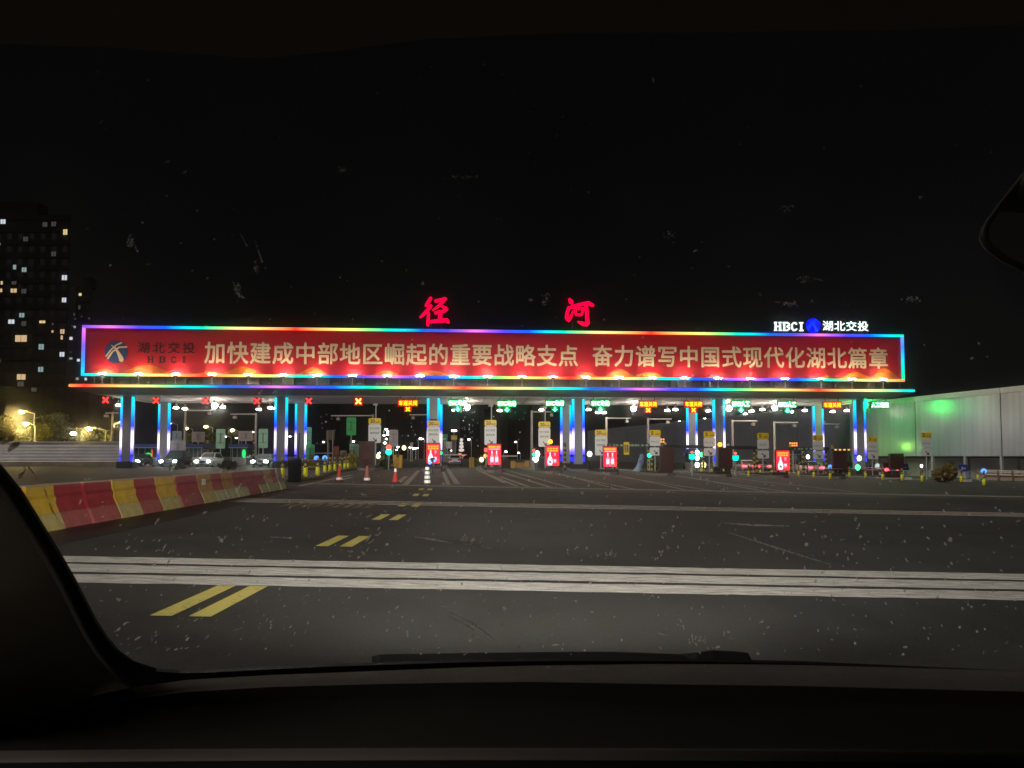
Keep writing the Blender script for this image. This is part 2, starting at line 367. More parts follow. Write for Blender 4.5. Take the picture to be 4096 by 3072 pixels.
for row, v in (('front', 0.0), ('rear', 9.6)):
    for i, uc in enumerate(UC):
        z0 = g(gw(uc, v).x) - 0.05; mb = MB()
        zz = zc - 0.07 if row == 'rear' else zc - 0.07
        mb.box(uc - .46, uc + .46, v - .45, v + .45, z0, zz)
        c = mb.build('column', colm, canopy)
        for sx in (-1, 1):
            x = uc + sx * 0.55
            MB().cyl((x, v - .36, zled1), (x, v - .36, zc - 0.2), 0.15, n=10).build('light_tube', VLED, c)
            MB().cyl((x, v - .36, zled1 - .75), (x, v - .36, zled1 - .18), 0.14, n=10).build('tube_end', BLUEL, c)
            MB().box(x - .05, x + .05, v - .25, v - .1, zled1 - .7, zc - .1).build('tube_bracket', DARK, c)
        MB().box(uc - .8, uc + .8, v - .8, v + .8, z0, z0 + .75).build('pedestal', pmat('pedestal_dark', (0.035, 0.032, 0.03), 0.7), c)

# ------------------------------------------------------------------ billboard with slogan
VB = 0.0
bx0, bzt = gate(84.5, 327.5, VB); bx1, _ = gate(901.5, 335.5, VB); bz0 = gate(491, 377.6, VB)[1]; bzt = gate(491, 331.3, VB)[1]
bill = thing('billboard', 'wide red slogan billboard with rainbow light frame standing on the canopy', 'billboard', GO, TH)
redm = pmat('red_vinyl', (0.50, 0.004, 0.020), 0.5, 0, 0.06, 0.5)
MB().box(bx0, bx1, VB, VB + .5, bz0, bzt).build('panel', redm, bill)
def bp_(px, py): return gate(px, py, VB - 0.02)
cream = pmat('cream_vinyl', (0.80, 0.62, 0.42), 0.5, 0, 0.05, 1)
SL1, SL2 = '加快建成中部地区崛起的重要战略支点', '奋力谱写中国式现代化湖北篇章'
for body, pa, pb in ((SL1, (204.3, 341.5, 364.0), (578, 344.6, 366.4)), (SL2, (592, 345.2, 367.2), (887.7, 346.8, 368.3))):
    xa, za1 = bp_(pa[0], pa[1]); _, za0 = bp_(pa[0], pa[2]); xb, zb1 = bp_(pb[0], pb[1]); _, zb0 = bp_(pb[0], pb[2])
    MB().text(body, xa, xb, (za0+zb0)/2, (za1+zb1)/2, VB - .02, bold=0.020, sp=1.06).build('slogan_lettering', cream, bill)
dk = pmat('dark_print', (0.035, 0.006, 0.012), 0.5)
xa, z1 = bp_(137.4, 341.8); xb, z0 = bp_(195, 353.6)
MB().text('湖北交投', xa, xb, z0, z1, VB - .02, bold=0.012, sp=1.25).build('company_lettering', dk, bill)
def serif(host, matl, x0, x1, z0, z1, y0, y1, heavy, gap=0.25):
    """HBCI in slab-serif capitals"""
    wid = [1.0, 0.95, 0.95, 0.55]; tot = sum(wid) + gap * 3; sc = (x1 - x0) / tot; x = x0; h = z1 - z0; st = heavy * sc; sf = 0.13 * h
    for ch, w in zip('HBCI', wid):
        a, b = x, x + w * sc; mb = MB()
        def st_(c): mb.box(c - st/2, c + st/2, y0, y1, z0 + sf*.9, z1 - sf*.9)
        def se(l, r):
            mb.box(l, r, y0 + .001, y1 - .001, z0, z0 + sf); mb.box(l, r, y0 + .001, y1 - .001, z1 - sf, z1)
        m = st * .5 + .08 * sc
        if ch == 'H':
            st_(a + m); st_(b - m); se(a, a + 2*m); se(b - 2*m, b); mb.box(a + m + st/2, b - m - st/2, y0, y1, z0 + h*.42, z0 + h*.56)
        elif ch == 'B':
            st_(a + m); se(a, b - .25*sc)
            for lo, hi in ((0.06, 0.52), (0.48, 0.94)):
                cx, cz, rr = b - .34*sc, z0 + h*(lo+hi)/2, h*(hi-lo)/2 - .06*h
                mb.ribbon([(cx + .30*sc*math.cos(t), cz + rr*math.sin(t), st*.8) for t in [math.pi*(k/8 - .5) for k in range(9)]], y0 + .002, y1 - .002)
        elif ch == 'C':
            cx, cz = (a + b)/2, (z0 + z1)/2
            mb.ribbon([(cx + (w*sc/2 - st*.45)*math.cos(t), cz + (h/2 - st*.4)*math.sin(t), st*.9) for t in [0.22*math.pi + 1.56*math.pi*k/14 for k in range(15)]], y0, y1)
        else:
            c = (a + b)/2; st_(c); se(a, b)
        mb.build('initial_letter', matl, host); x = b + gap * sc
xa, z1 = bp_(147.5, 356.2); xb, z0 = bp_(185.5, 363.2)
serif(bill, dk, xa, xb, z0, z1, VB - .03, VB - .003, 0.24, 0.85)
def emblem(mb_disc, mb_road, cx, cz, r, y):
    n = 40; mb_disc.prism([(cx + r*math.cos(2*math.pi*i/n), cz + r*math.sin(2*math.pi*i/n)) for i in range(n)], y, y + .018)
    mb_road.ribbon([(cx-.45*r, cz+.62*r, .04*r), (cx-.10*r, cz+.35*r, .14*r), (cx+.20*r, cz-.10*r, .26*r), (cx+.42*r, cz-.55*r, .38*r), (cx+.47*r, cz-.72*r, .40*r)], y - .02, y - .003)
    mb_road.ribbon([(cx-.86*r, cz-.38*r, .13*r), (cx-.45*r, cz+.20*r, .11*r), (cx+.0*r, cz+.62*r, .11*r), (cx+.44*r, cz+.83*r, .14*r)], y - .024, y - .004)
    mb_road.ribbon([(cx-.72*r, cz-.60*r, .16*r), (cx-.30*r, cz+.05*r, .13*r), (cx+.25*r, cz+.42*r, .13*r), (cx+.88*r, cz+.46*r, .15*r)], y - .028, y - .005)
a, b = MB(), MB(); cx, cz = bp_(116.3, 352); r = (bp_(128, 352)[0] - bp_(104.6, 352)[0]) / 2
emblem(a, b, cx, cz, r, VB - .03); e = a.build('emblem', pmat('navy_vinyl', (0.02, 0.05, 0.17), 0.5), bill); b.build('emblem_road', cream, e)
# golden hills printed along the foot
peaks = [(104.8,368.8,11),(146.4,364.7,19),(210,371.5,15),(243,366.5,16),(313,367,12),(386,370.6,12),(432.5,370.6,16),(587,372.4,10),(620,369,12),(644,372.4,9),(651,372.6,14),(826,375,8),(856,371.8,14),(884.5,368,12)]
us = [bx0 + .1 + (bx1 - bx0 - .2) * i / 500 for i in range(501)]; pk = [(*gate(p, q, VB), w * 0.108) for p, q, w in peaks]
vs = []; fs = []
for i, u in enumerate(us):
    h = 0.12
    for pu, pz, w in pk: h = max(h, (pz - bz0) * math.exp(-((u - pu) / (w * 1.05)) ** 2))
    vs += [(u, VB - .012, bz0 + .02), (u, VB - .012, bz0 + max(h, .12))]
    if i: fs.append((2*i-2, 2*i, 2*i+1, 2*i-1))
MB().add(vs, fs).build('golden_hills', pmat('golden_print', (0.72, 0.15, 0.008), 0.5, 0, 0.0, 0.35, 0, (0.36, 0.07, 0.006)), bill)
t = 0.13
ra, rb = gate(296, 330, VB)[0], gate(476, 331, VB)[0]
MB().box(bx0 - t, bx1 + t, VB - .22, VB - .03, bzt - t, bzt + t).build('top_light', ramp_emat('frame_led_top', 0, ra, ra + (rb - ra) * 1.0, HUE, LEDS, True), bill)
ra, rb = gate(203, 378, VB)[0], gate(389.8, 378, VB)[0]
MB().box(bx0 - t, bx1 + t, VB - .22, VB - .03, bz0 - t, bz0 + t).build('bottom_light', ramp_emat('frame_led_bottom', 0, ra, rb, HUE, LEDS, True), bill)
sideL = [(0, (0, 0.6, 0.95)), (.3, (0.02, 0.25, 1)), (.6, (0.15, 0.1, 1)), (.8, (0.5, 0.12, 1)), (1, (0.7, 0.15, 1))]
sideR = [(0, (0, 0.75, 0.3)), (.2, (0, 0.7, 0.45)), (.45, (0, 0.6, 0.9)), (.75, (0.03, 0.22, 1)), (1, (0.15, 0.3, 1))]
for x, st, nm in ((bx0, sideL, 'a'), (bx1, sideR, 'b')):
    MB().box(x - t, x + t, VB - .22, VB - .03, bz0 + t + .003, bzt - t - .003).build('side_light', ramp_emat('frame_led_side_' + nm, 2, bz0, bzt, st, LEDS), bill)
u = bx0 + 1
while u < bx1: MB().box(u-.06, u+.06, VB + .15, VB + .35, zt + .01, bz0 - .003).build('support_post', DARK, bill); u += 3.66

# uplights at the foot of the billboard
FL = emat('floodlight_lens', (1.0, 0.84, 0.58), 210)
fl_px = [102.5, 138.5, 175.5, 212, 248, 283, 317, 352.5, 387, 420, 453.5, 487.5, 522, 553, 586, 619, 653, 685, 718, 750, 785, 821, 852, 883]
chars = [(204.3 + (i + .5) * 22.0, c) for i, c in enumerate(SL1)] + [(592 + (i + .5) * 21.1, c) for i, c in enumerate(SL2)]
proto = thing('floodlight', 'small floodlight glowing at the foot of the billboard below its round emblem', 'floodlight', (0,0,0), TH, 'floodlights along the foot of the billboard')
MB().box(-.2, .2, -.12, .12, -.12, .06).build('housing', DARK, proto)
MB().ball((0, 0, .10), .42, .10, .055, 14).build('lens', FL, proto)
mb = MB(); mb.box(-.03, .03, -.03, .03, -.85, -.123); mb.box(-.12, .12, -.1, .1, -.9, -.853); mb.build('stand', STEEL, proto)
for i, px in enumerate(fl_px):
    u = gate(px, 378, -0.85)[0]; loc = gw(u, -0.85, bz0 - 0.07)
    if i == 0: proto.location = loc; continue
    near = sorted(chars, key=lambda c: abs(c[0] - px))[:2]; near.sort()
    lab = 'small floodlight at the foot of the billboard below its ' + ('dark initials' if px < 180 and px > 160 else 'dark company name' if px < 160 else 'characters ' + near[0][1] + near[1][1])
    dup(proto, loc, TH, lab)

# rooftop characters
RED = emat('red_neon', (1.0, 0.0, 0.045), 1.6)
def roof_char(strokes, label):
    def m(x, z): return gate(410 + x * .08816, 290 + z * .08816, 0.3)
    xs = [p[0] for s in strokes for p in s]; cx = sum(xs) / len(xs); cu = m(cx, 300)[0]; sc = (m(200, 0)[0] - m(100, 0)[0]) / 100
    base = bzt + 0.02
    root = thing('rooftop_character', label, 'sign letter', gw(cu, 0.3, base), TH, 'red neon characters on the roof')
    mb = MB(); mb2 = MB()
    for i, s_ in enumerate(strokes):
        P = []
        for x, z, w in s_:
            u, zz = m(x, z); P.append((u - cu, zz - base, w * sc))
        mb.ribbon(P, -.18 - .003*i, -.02 + .002*i)
        mb2.ribbon([(a, b, w * 1.12) for a, b, w in P], .003 + .002*i, .12 + .002*i)
    mb.build('face', RED, root); mb2.build('case', pmat('sign_case_red', (0.10, 0.005, 0.01), 0.5), root)
    mb = MB()
    for dx in (-.55, .55): mb.box(dx - .04, dx + .04, .13, .2, -.3, 2.2)
    mb.build('frame', DARK, root)
roof_char([[(238,92,34),(205,145,38),(178,182,24)], [(238,180,36),(185,250,40),(118,312,20)], [(212,262,30),(206,330,32),(202,400,36)],
           [(288,128,34),(350,115,34),(402,102,38)], [(390,112,36),(335,178,32),(258,232,16)], [(365,188,24),(400,208,42),(424,222,26)],
           [(286,262,32),(345,250,36),(402,238,30)], [(346,262,44),(338,345,44)], [(232,362,32),(330,352,42),(420,344,40),(436,370,30)]], 'red neon Chinese character 径 standing on the billboard top')
roof_char([[(1806,104,26),(1826,136,54),(1836,152,36)], [(1802,200,40),(1782,262,36),(1778,315,42),(1796,345,44),(1828,305,28),(1844,245,20)],
           [(1826,196,34),(1910,172,38),(2020,150,42),(2072,178,36)], [(1866,218,26),(1965,212,28),(1944,284,28),(1884,284,26),(1868,225,26)],
           [(1996,182,40),(2006,290,40),(2012,385,46)], [(2008,395,38),(1960,385,44),(1905,362,18)]], 'red neon Chinese character 河 standing on the billboard top')
WHT = emat('white_sign_light', (0.82, 1.0, 0.95), 1.7)
root = thing('company_sign', 'white glowing company initials, blue round emblem and characters on roof', 'sign', gw(gate(820, 331, .3)[0], .3, bzt), TH)
u0 = gate(820, 331, .3)[0]; q = lambda px, py: (gate(px, py, .3)[0] - u0, gate(px, py, .3)[1] - bzt)
xa, z1 = q(774, 322); xb, z0 = q(803, 331.2); serif(root, WHT, xa, xb, z0, z1, -.15, .02, 0.21, 0.22)
xa, z1 = q(822, 320.8); xb, z0 = q(868, 331.4); MB().text('湖北交投', xa, xb, z0, z1, -.1, bold=0.022, sp=1.08).build('characters', WHT, root)
a, b = MB(), MB(); cx, cz = q(812.6, 326); emblem(a, b, cx, cz, q(820, 326)[0] - cx, -.15)
e = a.build('emblem', emat('blue_sign_light', (0.0, 0.008, 1.0), 1.2), root); b.build('emblem_road', emat('blue_sign_light_pale', (0.01, 0.06, 1.0), 1.2), e)
mb = MB(); xa = q(774, 331)[0]; xb = q(868, 331)[0]; mb.box(xa, xb, .04, .10, .12, .18); mb.box(xa, xb, .04, .10, .7, .76)
for k in range(8): x = xa + (xb - xa) * k / 7; mb.box(x-.03, x+.03, .102, .15, -.1, .9)
mb.build('frame', DARK, root)

# ------------------------------------------------------------------ lane lights under the canopy
XRED = emat('red_cross_led', (1.0, 0.03, 0.025), 3.5); AMB = emat('red_text_led', (1.0, 0.26, 0.006), 5.5); GRN = emat('green_text_led', (0.24, 1.0, 0.42), 15); TEAL = emat('green_arrow_led', (0.12, 1.0, 0.75), 5)
REDGLOW = emat('red_board_glow', (1.0, 0.006, 0.004), 0.5); GRNGLOW = emat('green_board_glow', (0.0, 0.5, 0.05), 0.45)
BOARD = pmat('led_board_black', (0.01, 0.01, 0.01), 0.6)
VL = -1.4
def cross(mb, cx, cz, s, w, y0, y1):
    for a in (1, -1): mb.ribbon([(cx - s, cz - a*s, w), (cx, cz, w*.8), (cx + s, cz + a*s, w)], y0 + .002*a, y1 + .002*a)
px_x = [(105.6,400,'red cross lane light left of the leftmost canopy column'), (156,400.4,'red cross lane light in front of the leftmost rear column'), (205.6,400.8,'red cross lane light beside a bright floodlight, third from the left'),
        (257,401,'red cross lane light just left of the second front column'), (308.8,401,'red cross lane light just right of the second column pair'), (358.4,401.3,'bright red cross lane light in a square red glow')]
for i, (px, py, lab) in enumerate(px_x):
    u, z = gate(px, py, VL); t_ = thing('lane_signal', lab, 'lane light', gw(u, VL, z), TH, 'red cross lane lights')
    hb_ = .48 if i == 5 else .36; MB().box(-hb_, hb_, .03, .2, -hb_, hb_).build('housing', BOARD, t_)
    if i == 5: MB().box(-.46, .46, .012, .026, -.44, .44).build('glow_panel', REDGLOW, t_)
    mb = MB(); cross(mb, 0, 0, .24, .19, -.03, .008); mb.build('cross', XRED if i < 5 else emat('bright_cross_led', (1.0, 0.42, 0.08), 4), t_)
    mb = MB(); mb.box(-.3, -.26, .08, .12, .463, zc - z - .02); mb.box(.26, .3, .08, .12, .463, zc - z - .02); mb.build('hanger', STEEL, t_)
boards = [(407.9,403,18.4,'r',1,'red closed lane board left of the third column'), (648.2,404.1,17.6,'r',1,'red closed lane board over the tall grey camera mast'), (693.5,404.1,17.6,'r',1,'red closed lane board in front of the slim rear column pair'), (832.3,405,18.2,'r',0,'red closed lane board without a cross, left of the last column'),
          (457.9,402.9,17.6,'g',1,'green fast lane board just right of the third column'), (507,403.5,17.6,'g',1,'green fast lane board with arrow at mid canopy'), (555,403.2,17.6,'g',1,'green fast lane board just left of the fourth column'), (600.5,403.2,17.6,'g',1,'green fast lane board just right of the fourth column'),
          (741,403.8,18.2,'e',1,'green mixed lane board just right of the fifth column'), (787.3,404.4,18.2,'e',1,'green mixed lane board beside a bright round lamp'), (880,404.9,18.4,'m',0,'green manual lane board right of the last column by the white wall')]
for px, py, wpx, kind, low, lab in boards:
    u, z = gate(px, py, VL); w = wpx * .108; h = 0.66 if kind != 'e' else .7
    t_ = thing('lane_board', lab, 'lane light', gw(u, VL, z), TH, 'lit lane boards under the canopy')
    MB().box(-w/2 - .08, w/2 + .08, .03, .25, -h/2 - .06, h/2 + .06).build('housing', BOARD, t_)
    red = kind == 'r'
    MB().box(-w/2 - .05, w/2 + .05, .012, .026, -h/2 - .04, h/2 + .04).build('glow_panel', REDGLOW if red else GRNGLOW, t_)  # dim emissive sheet painting the bloom of the lettering over a black board
    body = {'r': '车道关闭', 'g': 'ETC专用', 'e': 'ETC/人工', 'm': '人工/混用'}[kind]
    MB().text(body, -w/2 + .03, w/2 - .03, -h/2 + .06, h/2 - .06, .0, bold=0.03, sp=1.05).build('lettering', AMB if red else GRN, t_)
    if low:
        MB().box(-.42, .42, .04, .22, -h/2 - .62, -h/2 - .063).build('lower_housing', BOARD, t_)
        MB().box(-.38, .38, .014, .036, -h/2 - .58, -h/2 - .07).build('lower_glow', REDGLOW if red else GRNGLOW, t_)  # bloom of the symbol, painted the same way
        mb = MB(); cz = -h/2 - .32
        if red: cross(mb, 0, cz, .17, .15, -.03, .008)
        else:
            mb.box(-.09, .09, -.03, .008, cz - .02, cz + .24); mb.prism([(-.27, cz), (0, cz - .26), (.27, cz)], -.032, .006)
        mb.build('symbol', AMB if red else TEAL, t_)
    mb = MB()
    for sx in (-1, 1): mb.box(sx*w*.38 - .025, sx*w*.38 + .025, .1, .15, h/2 + .063, zc - z - .02)
    mb.build('hanger', DARK, t_)

# pendant lamps
LAMPW = emat('lamp_white', (1.0, 0.88, 0.74), 32); LAMPB = emat('lamp_bright', (1.0, 0.92, 0.80), 85)
lamps = [(118.4,404.3),(176,407),(185,408),(214.6,403.4,1),(222.9,406.2),(258.8,408.5),(270.3,407),(276,407.6),(454.6,409.4),(467.3,405,1),(499.6,409.7),(541.4,409.1),(588.5,408.8),(597.8,411.7),(604,411.9),(633.5,406.5,1),(667.3,409.7),(675.5,408.8),(708.2,410),(729,406.2,1),(751.6,410.3),(762.3,408.8),(775,405.6,1),(791.1,411.2),(804.7,409.7),(832.6,410.9),(846.7,409.8)]
protos = {}
for i, l in enumerate(lamps):
    br = len(l) == 3; v = 4.5 + (l[1] - 404) * 0.5
    u, z = gate(l[0], l[1], v)
    lab = f"{'bright round' if br else 'white bell shaped'} lamp hanging under the canopy ceiling, {ORD[i]} from the left"
    loc = gw(u, v, z)
    if br in protos: dup(protos[br], loc, TH, lab); continue
    t_ = thing('pendant_lamp', lab, 'ceiling lamp', loc, TH, 'lamps under the canopy ceiling'); protos[br] = t_
    MB().lathe([(.05, .42), (.09, .30), (.18, .12), (.22, 0), (.20, 0)], 14).build('shade', pmat('lamp_shade_grey', (0.25, 0.24, 0.23), 0.4), t_)
    MB().ball((0, 0, -.10 if not br else -.25), .30, .30, .10 if not br else .30, 12).build('diffuser', LAMPB if br else LAMPW, t_)
    MB().cyl((0, 0, .42), (0, 0, .9), .02, n=6).build('rod', DARK, t_)

# ------------------------------------------------------------------ islands with ad boxes at their noses
ISL = [(367,-1),(433,0),(494.3,1),(552.6,2),(610.2,3),(667.4,4),(725.8,5),(783.2,6),(840.8,7),(897.4,8)]
YF = 64.0
kerb = pmat('island_kerb', (0.20, 0.19, 0.17), 0.85, 0, 0.2, 3, 0.2)
names_i = {-1:'with the brown box beside three cones',0:'behind the white banded cone',1:'of the first two bottle advert',2:'of the advert under an orange beacon',3:'of the second two bottle advert',4:'with the brown box right of a yellow sign',5:'with the brown box under an orange beacon',6:'of the advert among parked cars',7:'with the brown box by the last column',8:'with the brown box by the white wall'}
for px, k in ISL:
    p = gx(px, YF - 1.2); h = 0.22; base = g(p.x)
    t_ = thing('toll_island', 'low concrete toll island ' + names_i[k], 'traffic island', p, R(4.6), 'toll islands')
    zr = g(p.x)
    def isl(w, y0, y1, z0, z1):
        pl = [(-w, y1), (-w, y0 + w*1.2), (-w*.6, y0 + .25), (0, y0), (w*.6, y0 + .25), (w, y0 + w*1.2), (w, y1)]
        n = len(pl); vs = [(x, y, z) for z in (z0, z1) for x, y in pl]
        return vs, [tuple(range(n))[::-1], tuple(range(n, 2*n))] + [(i, (i+1) % n, n+(i+1) % n, n+i) for i in range(n)]
    MB().add(*isl(1.0, 0, 30, -.25, h)).build('kerb', kerb, t_)
    MB().add(*isl(.72, 1.0, 6.5, h + .003, h + .12)).build('planting_bed', pmat('dark_hedge_soil', (0.03, 0.035, 0.02), 0.95, 0, 0.5, 9, 0.6), t_)
    MB().box(-.66, .66, .62, 1.3, h - .02, h + .26).build('plinth', pmat('brown_stone', (0.055, 0.032, 0.026), 0.6, 0, 0.3, 5), t_)
ADW = {}
def ad_face(kind):
    """bottles on a red ground: (white mesh, blue mesh, pink mesh, yellow mesh)"""
    w, bl, pk, ye = MB(), MB(), MB(), MB(); y0, y1 = -.024, -.004
    if kind == 'pair':
        for cx in (-.20, .20):
            pk.prism([(cx-.16,.08),(cx+.16,.08),(cx+.16,.70),(cx+.10,.82),(cx+.055,.90),(cx+.055,1.22),(cx-.055,1.22),(cx-.055,.90),(cx-.10,.82),(cx-.16,.70)], y0, y1)
            w.prism([(cx-.045,.93),(cx+.045,.93),(cx+.045,1.20),(cx-.045,1.20)], y0-.004, y0-.001)
            w.prism([(cx-.12,.30),(cx+.12,.30),(cx+.12,.66),(cx-.12,.66)], y0-.004, y0-.001)
            bl.prism([(cx-.13,.10),(cx+.13,.10),(cx+.13,.22),(cx-.13,.22)], y0-.004, y0-.001)
        ye.box(-.50, .12, y0, y1, 1.44, 1.60); ye.box(.18, .50, y0, y1, 1.44, 1.60); w.box(-.48, .48, y0, y1, 1.31, 1.36)
    else:
        cx = -.22
        prof = [(.05,1.18),(.05,.95),(.10,.82),(.20,.60),(.235,.40),(.20,.18),(.12,.08)]
        w.prism([(cx - a, z) for a, z in prof[::-1]] + [(cx + a, z) for a, z in prof], y0, y1)
        bl.ribbon([(cx-.10,.42,.05),(cx,.36,.16),(cx+.10,.28,.07)], y0-.004, y0-.001); bl.ribbon([(cx-.02,.40,.03),(cx+.04,.50,.02)], y0-.005, y0-.002)
        pk.prism([(.20-.10,1.14),(.20+.10,1.14),(.20+.06,.86),(.20-.06,.86)], y0, y1); pk.prism([(.20-.14,.62),(.20+.14,.62),(.20+.14,.36),(.20+.05,.24),(.20-.05,.24),(.20-.14,.36)], y0, y1)
        w.prism([(.12,.42),(.28,.42),(.28,.56),(.12,.56)], y0-.004, y0-.001)
        for r_ in (1.50, 1.31):
            for i in range(4): ye.box(-.46 + i*.24, -.27 + i*.24, y0, y1, r_ - .07, r_ + .07)
    return w, bl, pk, ye
ADRED = emat('lit_advert_red', (1.0, 0.025, 0.055), 1.35); ADW_ = emat('lit_advert_white', (0.85, 0.82, 0.92), 1.5, False); ADP = emat('lit_advert_pink', (1.0, 0.30, 0.42), 1.3, False)
ADB = emat('lit_advert_blue', (0.10, 0.16, 0.45), 1.0, False); ADY = emat('lit_advert_yellow', (1.0, 0.42, 0.02), 1.6, False); ADO = emat('lit_advert_orange', (1.0, 0.10, 0.01), 1.4, False)
ads = [(433.2,443.5,463.8,'vase','lit red advert box behind the white banded cone'), (494.3,444.2,465.2,'pair','lit red advert box with two bottles near the grey hedge'), (552.6,445.7,466.2,'vase','lit red advert box under a small orange beacon'),
       (610.2,446.5,467.2,'pair','lit red advert box with two bottles right of the fourth column'), (783.2,450.2,470.8,'vase','lit red advert box on the right among car tail lights')]
for px, ya, yb, kind, lab in ads:
    p0, p1 = pt(px, yb, YF), pt(px, ya, YF); h = p1.z - p0.z; w = .605
    t_ = thing('advert_box', lab, 'advert box', p0, 0, 'lit advert boxes')
    bx = MB(); bx.prism([(-w,.06),(-w+.06,0),(w-.06,0),(w,.06),(w,h-.06),(w-.06,h),(-w+.06,h),(-w,h-.06)], .003, .35); bx.build('cabinet', DARK, t_)
    sc = h / 1.74; s = Matrix.Scale(sc, 4, (0,0,1))
    MB().prism([(-w+.03,.08),(-w+.08,.03),(w-.08,.03),(w-.03,.08),(w-.03,h-.08),(w-.08,h-.03),(-w+.08,h-.03),(-w+.03,h-.08)], -.003, .0).build('screen', ADRED, t_)
    a, b, c, d = ad_face(kind)
    for m_, nm, mt in ((a,'white_artwork',ADW_),(c,'pink_artwork',ADP),(b,'blue_artwork',ADB),(d,'headline',ADY)):
        m_.v = [(x, y, z*sc) for x, y, z in m_.v]; m_.build(nm, mt, t_)
    MB().box(.40, .54, -.02, -.004, .1, .4*sc).build('corner_artwork', ADO, t_)
    MB().box(-w, w, -.05, .38, h + .003, h + .05).build('hood', DARK, t_)
    leg = MB(); leg.box(-.45, -.33, .1, .25, -(p0.z - g(p0.x)) + .2, -.003); leg.box(.33, .45, .1, .25, -(p0.z - g(p0.x)) + .2, -.003); leg.build('foot', DARK, t_)
browns = [(366.6,442,465.5,7.5,'dark brown box with faint red print beside the black and yellow fence'), (667.4,447.3,471,7.0,'dark brown box right of the blue draped figure'), (725.8,448.5,468,6.8,'dark brown box under the right orange beacon'),
          (840.8,451.4,470,7.1,'dark brown box topped by small yellow lamps, left of last column'), (897.4,454.3,469.8,6.6,'dark brown box in front of the white wall')]
BRN = pmat('brown_box_paint', (0.05, 0.017, 0.013), 0.5, 0, 0.15, 4)
for i, (px, ya, yb, hw, lab) in enumerate(browns):
    p0, p1 = pt(px, yb, YF), pt(px, ya, YF); h = p1.z - p0.z; w = hw * YF / F
    t_ = thing('unlit_advert_box', lab, 'advert box', p0, 0, 'unlit advert boxes')
    MB().box(-w, w, 0, .4, 0, h).build('cabinet', BRN, t_)
    mb = MB(); mb.box(-w-.02, w+.02, -.03, .42, h + .003, h + .07); mb.box(-w+.08, w-.08, -.015, -.003, .1, h - .1); mb.build('panel', pmat('brown_box_panel', (0.065, 0.022, 0.018), 0.35, 0, 0.2, 3), t_)
    mb = MB(); gz = g(p0.x) - p0.z + .2; mb.box(-w*.7, -w*.4, .1, .3, gz, -.003); mb.box(w*.4, w*.7, .1, .3, gz, -.003); mb.build('foot', DARK, t_)
    if i == 0:
        mb = MB(); 
        for r_ in range(3): mb.box(-.35, .3 - .1*r_, -.02, -.017, h*.5 - r_*.22, h*.5 + .1 - r_*.22)
        mb.build('faint_print', pmat('red_print', (0.16, 0.02, 0.02), 0.6), t_)
    if i == 3:
        for q in range(4): MB().ball((-w + .25 + q*.38, .1, h + .14), .12, .12, .07, 8).build('cap_lamp', emat('amber_small', (1, .55, .15), 1.2), t_)

# lane signs
signs = [(374.6,418.2,442.9,6.2,20,'leftmost, with tall pole up to the canopy',404),(433.4,420.7,443.8,6.2,20,'in front of the third column above a lit advert',None),(490.5,420,445,6.0,20,'above the first two bottle advert',405),(544.4,421.6,446.7,5.95,20,'left of the fourth column above an orange beacon',407),
         (601,429.7,455.4,6.0,20,'half behind the second two bottle advert',None),(655.2,430,455.5,5.5,5,'left of a lit orange display',None),(709.5,431.4,455.8,5.7,5,'in front of the fifth column pair',None),(763.3,432.9,458.5,5.7,5,'left of the rightmost lit advert',None),
         (818.3,435,458.8,5.2,5,'in front of the last rear column',None),(872.8,436.4,459,5.1,5,'just right of the last column',None),(926.8,432.4,456,5.3,5,'alone against the white wall',None)]
YS = 65.5
SIGNW = pmat('sign_white', (0.82, 0.82, 0.80), 0.4, 0, 0.03, 2); SIGNY = pmat('sign_yellow', (0.95, 0.64, 0.004), 0.4, 0, 0.03, 2); INK = pmat('sign_ink', (0.05, 0.05, 0.05), 0.5); INKG = pmat('sign_ink_grey', (0.22, 0.22, 0.23), 0.5)
